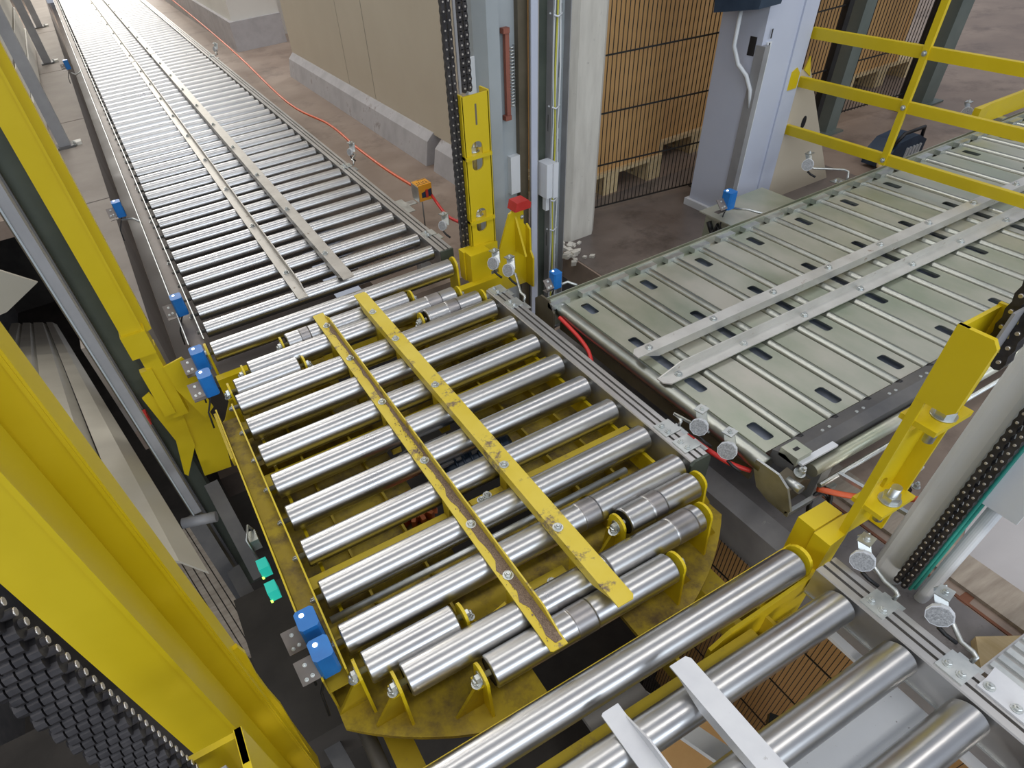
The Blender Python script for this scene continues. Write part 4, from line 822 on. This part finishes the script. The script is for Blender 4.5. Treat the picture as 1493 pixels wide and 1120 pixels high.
photo_sensor(2.46, 2.00, 0.03, 'blue photo sensor on the back rail beneath the lavender column', 0.95, -1, arm=[(2.47, 1.99, -0.01), (2.52, 1.92, -0.01), (2.54, 1.85, -0.01)])
def plate_clip(parent, x, y, z, n=2, dx=0.0):
    o = obj('clamp_plate', mb('zinc').prism([(x - 0.030, y - 0.030), (x + 0.032, y - 0.030), (x + 0.032, y + 0.030), (x - 0.030, y + 0.030)], 'z', z, z + 0.004), parent)
    for s in (-1, 1): obj('screw', MB().bolt((x - 0.008, y + s * 0.015, z + 0.004), (0, 0, 1), 0.0075, 0.005), o)
def reflector(x, y, z, label, clip=None, r=0.029, rod=True, tilt=0.0, plastic=True):
    t = thing('reflector', (x, y, z), label, 'reflector')
    nrm = Vector((-1, -0.45 + tilt, 0.35)).normalized(); d, a, b_ = MB().frame(nrm)
    hs = mb('white_plastic').lathe(Vector((x, y, z)) - nrm * 0.022, nrm, [(0, r * 0.7), (0.008, r * 0.95), (0.022, r)], 10, True, False); h = obj('housing', hs, t)
    obj('lens', mb('reflector').lathe(Vector((x, y, z)), nrm, [(0, r * 0.93), (0.0015, r * 0.88)], 10, True, False), h)
    obj('bracket', mb('zinc').obox(Vector((x, y, z)) - nrm * 0.026 + Vector((0.010, 0.014, 0.022)), Vector((0.3, 0.6, 0.7)), nrm, Vector((0.9, -0.3, 0)), 0.030, 0.002, 0.017), t)
    tp = Vector((x + 0.026, y + 0.026, z + 0.044)); tb = obj('bracket_top', mb('zinc').obox(tp, (1, 0.2, 0), (-0.2, 1, 0), (0, 0, 1), 0.018, 0.016, 0.002), t)
    obj('bracket_screw', MB().bolt(tp + Vector((0, 0, 0.002)), (0, 0, 1), 0.006, 0.005), tb)
    obj('cable_stub', mb('black').tube([(x - 0.002, y - 0.012, z - r), (x + 0.004, y - 0.03, z - r - 0.012), (x + 0.012, y - 0.055, z - r - 0.02)], 0.005, 6), t)
    if clip:
        cx_, cy_, cz_ = clip; plate_clip(t, cx_, cy_, cz_)
        if rod: obj('rod', mb('zinc').tube([(x + 0.016, y + 0.0, z - 0.012), (x + 0.028, y - 0.02, z - 0.02), (cx_ + 0.055, cy_ + 0.030, z - 0.022), (cx_ + 0.058, cy_ + 0.004, z - 0.026), (cx_ + 0.050, cy_ - 0.008, cz_ + 0.012), (cx_ + 0.045, cy_ - 0.008, cz_ - 0.004)], 0.0055, 8), t)
        obj('outer_plate', mb('zinc').box(cx_ + 0.032, cx_ + 0.065, cy_ - 0.035, cy_ + 0.02, cz_ - 0.03, cz_ - 0.026), t)
    return t
reflector(1.219, 0.910, 0.028, 'upper round reflector beside the right rail end of the turntable', (1.165, 0.985, -0.008))
reflector(1.214, 0.790, 0.028, 'lower round reflector beyond the right rail end of the turntable', (1.165, 0.900, -0.008), rod=False)
reflector(1.200, 0.335, 0.030, 'round white reflector on the near rail beside the yellow block', (1.158, 0.245, -0.006))
reflector(1.214, 0.150, 0.030, 'round white reflector on a bent rod further along the near rail', (1.158, 0.060, -0.006))
reflector(1.232, 2.180, 0.030, 'left one of two reflectors by the yellow far corner block', (1.165, 2.03, -0.008), rod=False)
reflector(1.254, 2.088, 0.030, 'right one of two reflectors by the yellow far corner block', (1.165, 1.90, -0.008))
reflector(3.03, 2.03, 0.04, 'reflector on a bent arm in front of the beige foot plate', (3.1, 1.88, -0.02))
reflector(1.238, 3.97, 0.03, 'reflector midway along the right rail of the long conveyor', (1.165, 3.86, -0.008), r=0.022)
reflector(1.226, 2.66, 0.03, 'reflector near the end of the right rail of the long conveyor', (1.165, 2.70, -0.008), rod=False, r=0.024)
reflector(1.226, 7.9, 0.03, 'far reflector on the right rail close to the orange cable', (1.165, 7.8, -0.008), r=0.022)
reflector(4.24, 1.98, 0.03, 'reflector behind the guard rail near the yellow guide strip', (4.3, 1.90, -0.02))
rh = thing('reflector', (1.60, 0.52, -0.06), 'grey tilting reflector on the stay bar right of the plate conveyor end', 'reflector')
obj('housing', mb('pale_grey').obox((1.585, 0.475, 0.0), (0.5, -0.2, 0.9), (0.8, 0.3, -0.4), (0, 1, 0.2), 0.040, 0.010, 0.018), rh); obj('mount', mb('black').obox((1.56, 0.47, -0.055), (0.8, -0.5, 0), (0.5, 0.8, 0), (0, 0, 1), 0.04, 0.012, 0.010), rh)
obj('screw', MB().bolt((1.60, 0.44, -0.04), (0, 0, 1), 0.008, 0.012), rh)
# rope-pull switch box with its cable
es = thing('rope_pull_switch', (1.46, 3.42, -0.16), 'orange-yellow safety switch box on the right of the long conveyor', 'switch')
bx0, bx1, by0, by1, bz0, bz1 = 1.425, 1.515, 3.375, 3.465, -0.150, -0.055
obj('body', mb('orange').prism([(bx0, by0), (bx1, by0), (bx1, by1), (bx0, by1)], 'z', bz0, bz1), es)
obj('side_plate', mb('zinc').box(bx0 - 0.004, bx0, by0 - 0.005, by1, bz0, bz1 - 0.004), es)
obj('front_panel', mb('navy').prism([(bx0 + 0.02, bz0 + 0.02), (bx1 - 0.004, bz0 + 0.02), (bx1 - 0.004, bz0 + 0.065), (bx0 + 0.02, bz0 + 0.05)], 'y', by0 - 0.003, by0), es)
obj('red_lever', mb('red').box(bx0 + 0.045, bx0 + 0.060, by0 - 0.008, by0 - 0.003, bz0 + 0.018, bz0 + 0.065), es)
lt = mb('black')
lt.box(bx0 + 0.004, bx1 - 0.004, by0 + 0.014, by0 + 0.019, bz1, bz1 + 0.0006); lt.box(bx0 + 0.034, bx1 - 0.004, by1 - 0.012, by1 - 0.007, bz1, bz1 + 0.0006)
for k in range(5):
    x = bx0 + 0.014 + k * 0.014; lt.box(x, x + 0.0035, by0 + 0.030, by0 + 0.054, bz1, bz1 + 0.0006); lt.box(x, x + 0.009, by0 + 0.030 + 0.02 * (k % 2), by0 + 0.034 + 0.02 * (k % 2), bz1, bz1 + 0.0006)
obj('top_print', lt, es)
obj('mount_plate', mb('zinc').box(1.20, 1.42, 3.40, 3.46, -0.165, -0.160), es); obj('mount_plate', mb('zinc').box(1.30, 1.36, 3.30, 3.50, -0.158, -0.154), es)
obj('wire', mb('dark_grey').cyl((1.44, 3.37, -0.15), (1.42, 3.33, ZF), 0.004, 6), es)
def spline(pts, n=6):
    out = []
    P = [Vector(p) for p in pts]
    for i in range(len(P) - 1):
        a, b, c, d = P[max(i - 1, 0)], P[i], P[i + 1], P[min(i + 2, len(P) - 1)]
        for k in range(n):
            t = k / n; out.append(0.5 * ((2 * b) + (c - a) * t + (2 * a - 5 * b + 4 * c - d) * t * t + (3 * b - a - 3 * c + d) * t ** 3))
    return out + [P[-1]]
obj('pull_cable', mb('cable_orange').tube(spline([(1.68, 14.5, -0.12), (1.60, 10.4, -0.15), (1.53, 8.2, -0.16), (1.42, 6.05, -0.15), (1.50, 5.2, -0.15), (1.478, 4.54, -0.15), (1.45, 3.9, -0.12), (1.455, 3.46, -0.10)]), 0.009, 8), None, 'orange pull cable running along the floor beside the long conveyor', 'cable')
obj('pull_cable', mb('cable_red').tube(spline([(1.51, 3.38, -0.13), (1.49, 3.15, -0.17), (1.50, 2.95, -0.16), (1.52, 2.72, -0.2)]), 0.009, 8), None, 'red cable from the switch box towards the far yellow hanger', 'cable')
obj('pull_cable', mb('cable_red').tube(spline([(1.281, 1.735, -0.035), (1.281, 1.667, -0.045), (1.277, 1.59, -0.055), (1.262, 1.514, -0.065), (1.235, 1.43, -0.09), (1.225, 1.25, -0.10), (1.235, 1.0, -0.06), (1.24, 0.86, -0.05), (1.27, 0.80, -0.07), (1.31, 0.755, -0.085)]), 0.008, 8), None, 'red cable hanging between the turntable rail and the plate conveyor', 'cable')
obj('pull_cable', mb('cable_orange').tube(spline([(1.42, 0.60, -0.09), (1.48, 0.54, -0.10), (1.54, 0.47, -0.085), (1.66, 0.40, -0.09), (1.80, 0.36, -0.12)]), 0.009, 8), None, 'orange-red cable from the near corner of the plate conveyor to the column', 'cable')
cc = [(1.42 + 0.035 * math.cos(k * 0.42), 0.575 + 0.022 * math.sin(k * 0.42), -0.155 + 0.035 * math.sin(k * 0.42 + 0.6) + 0.0006 * k) for k in range(48)]
obj('cable_coil', mb('black').tube(cc, 0.0055, 6), None, 'coil of black cable hanging under the near corner of the plate conveyor', 'cable')
# bottom right details on the floor
gv = thing('tread_plate', (1.42, -0.05, -0.06), 'bright ribbed aluminium plate at the right edge beside the near rail', 'plate')
obj('plate', mb('alu').box(1.225, 1.70, -0.60, 0.035, -0.05, -0.035), gv)
for k in range(9): obj('rib', mb('zinc').box(1.245 + k * 0.03, 1.262 + k * 0.03, -0.60, 0.030, -0.035, -0.028), gv)
obj('fixing_strip', mb('white_angle').prism([(1.155, 0.015), (1.19, 0.015), (1.225, 0.02), (1.225, -0.5), (1.155, -0.5)], 'z', -0.006, -0.001), gv)
for y in (0.00, -0.055, -0.11): obj('screw', MB().bolt((1.172, y, -0.001), (0, 0, 1), 0.008, 0.006), gv)
obj('leg', mb('mid_grey').box(1.30, 1.34, -0.5, -0.46, ZF, -0.05), gv)
obj('wood_plank', mb('wood').prism([(1.42, 0.02), (1.52, 0.10), (1.66, 0.02), (1.66, -0.3), (1.42, -0.3)], 'z', ZF, ZF + 0.03), None, 'pale wooden board on the floor behind the bent reflector rod', 'board')
obj('rust_stain', mb('rust').prism([(1.58, 0.205), (1.60, 0.17), (1.66, 0.175), (1.70, 0.15), (1.72, 0.165), (1.68, 0.20), (1.61, 0.20), (1.60, 0.23)], 'z', ZF, ZF + 0.0015), None, 'dark rusty stain on the floor beside the pale round column', 'stain')
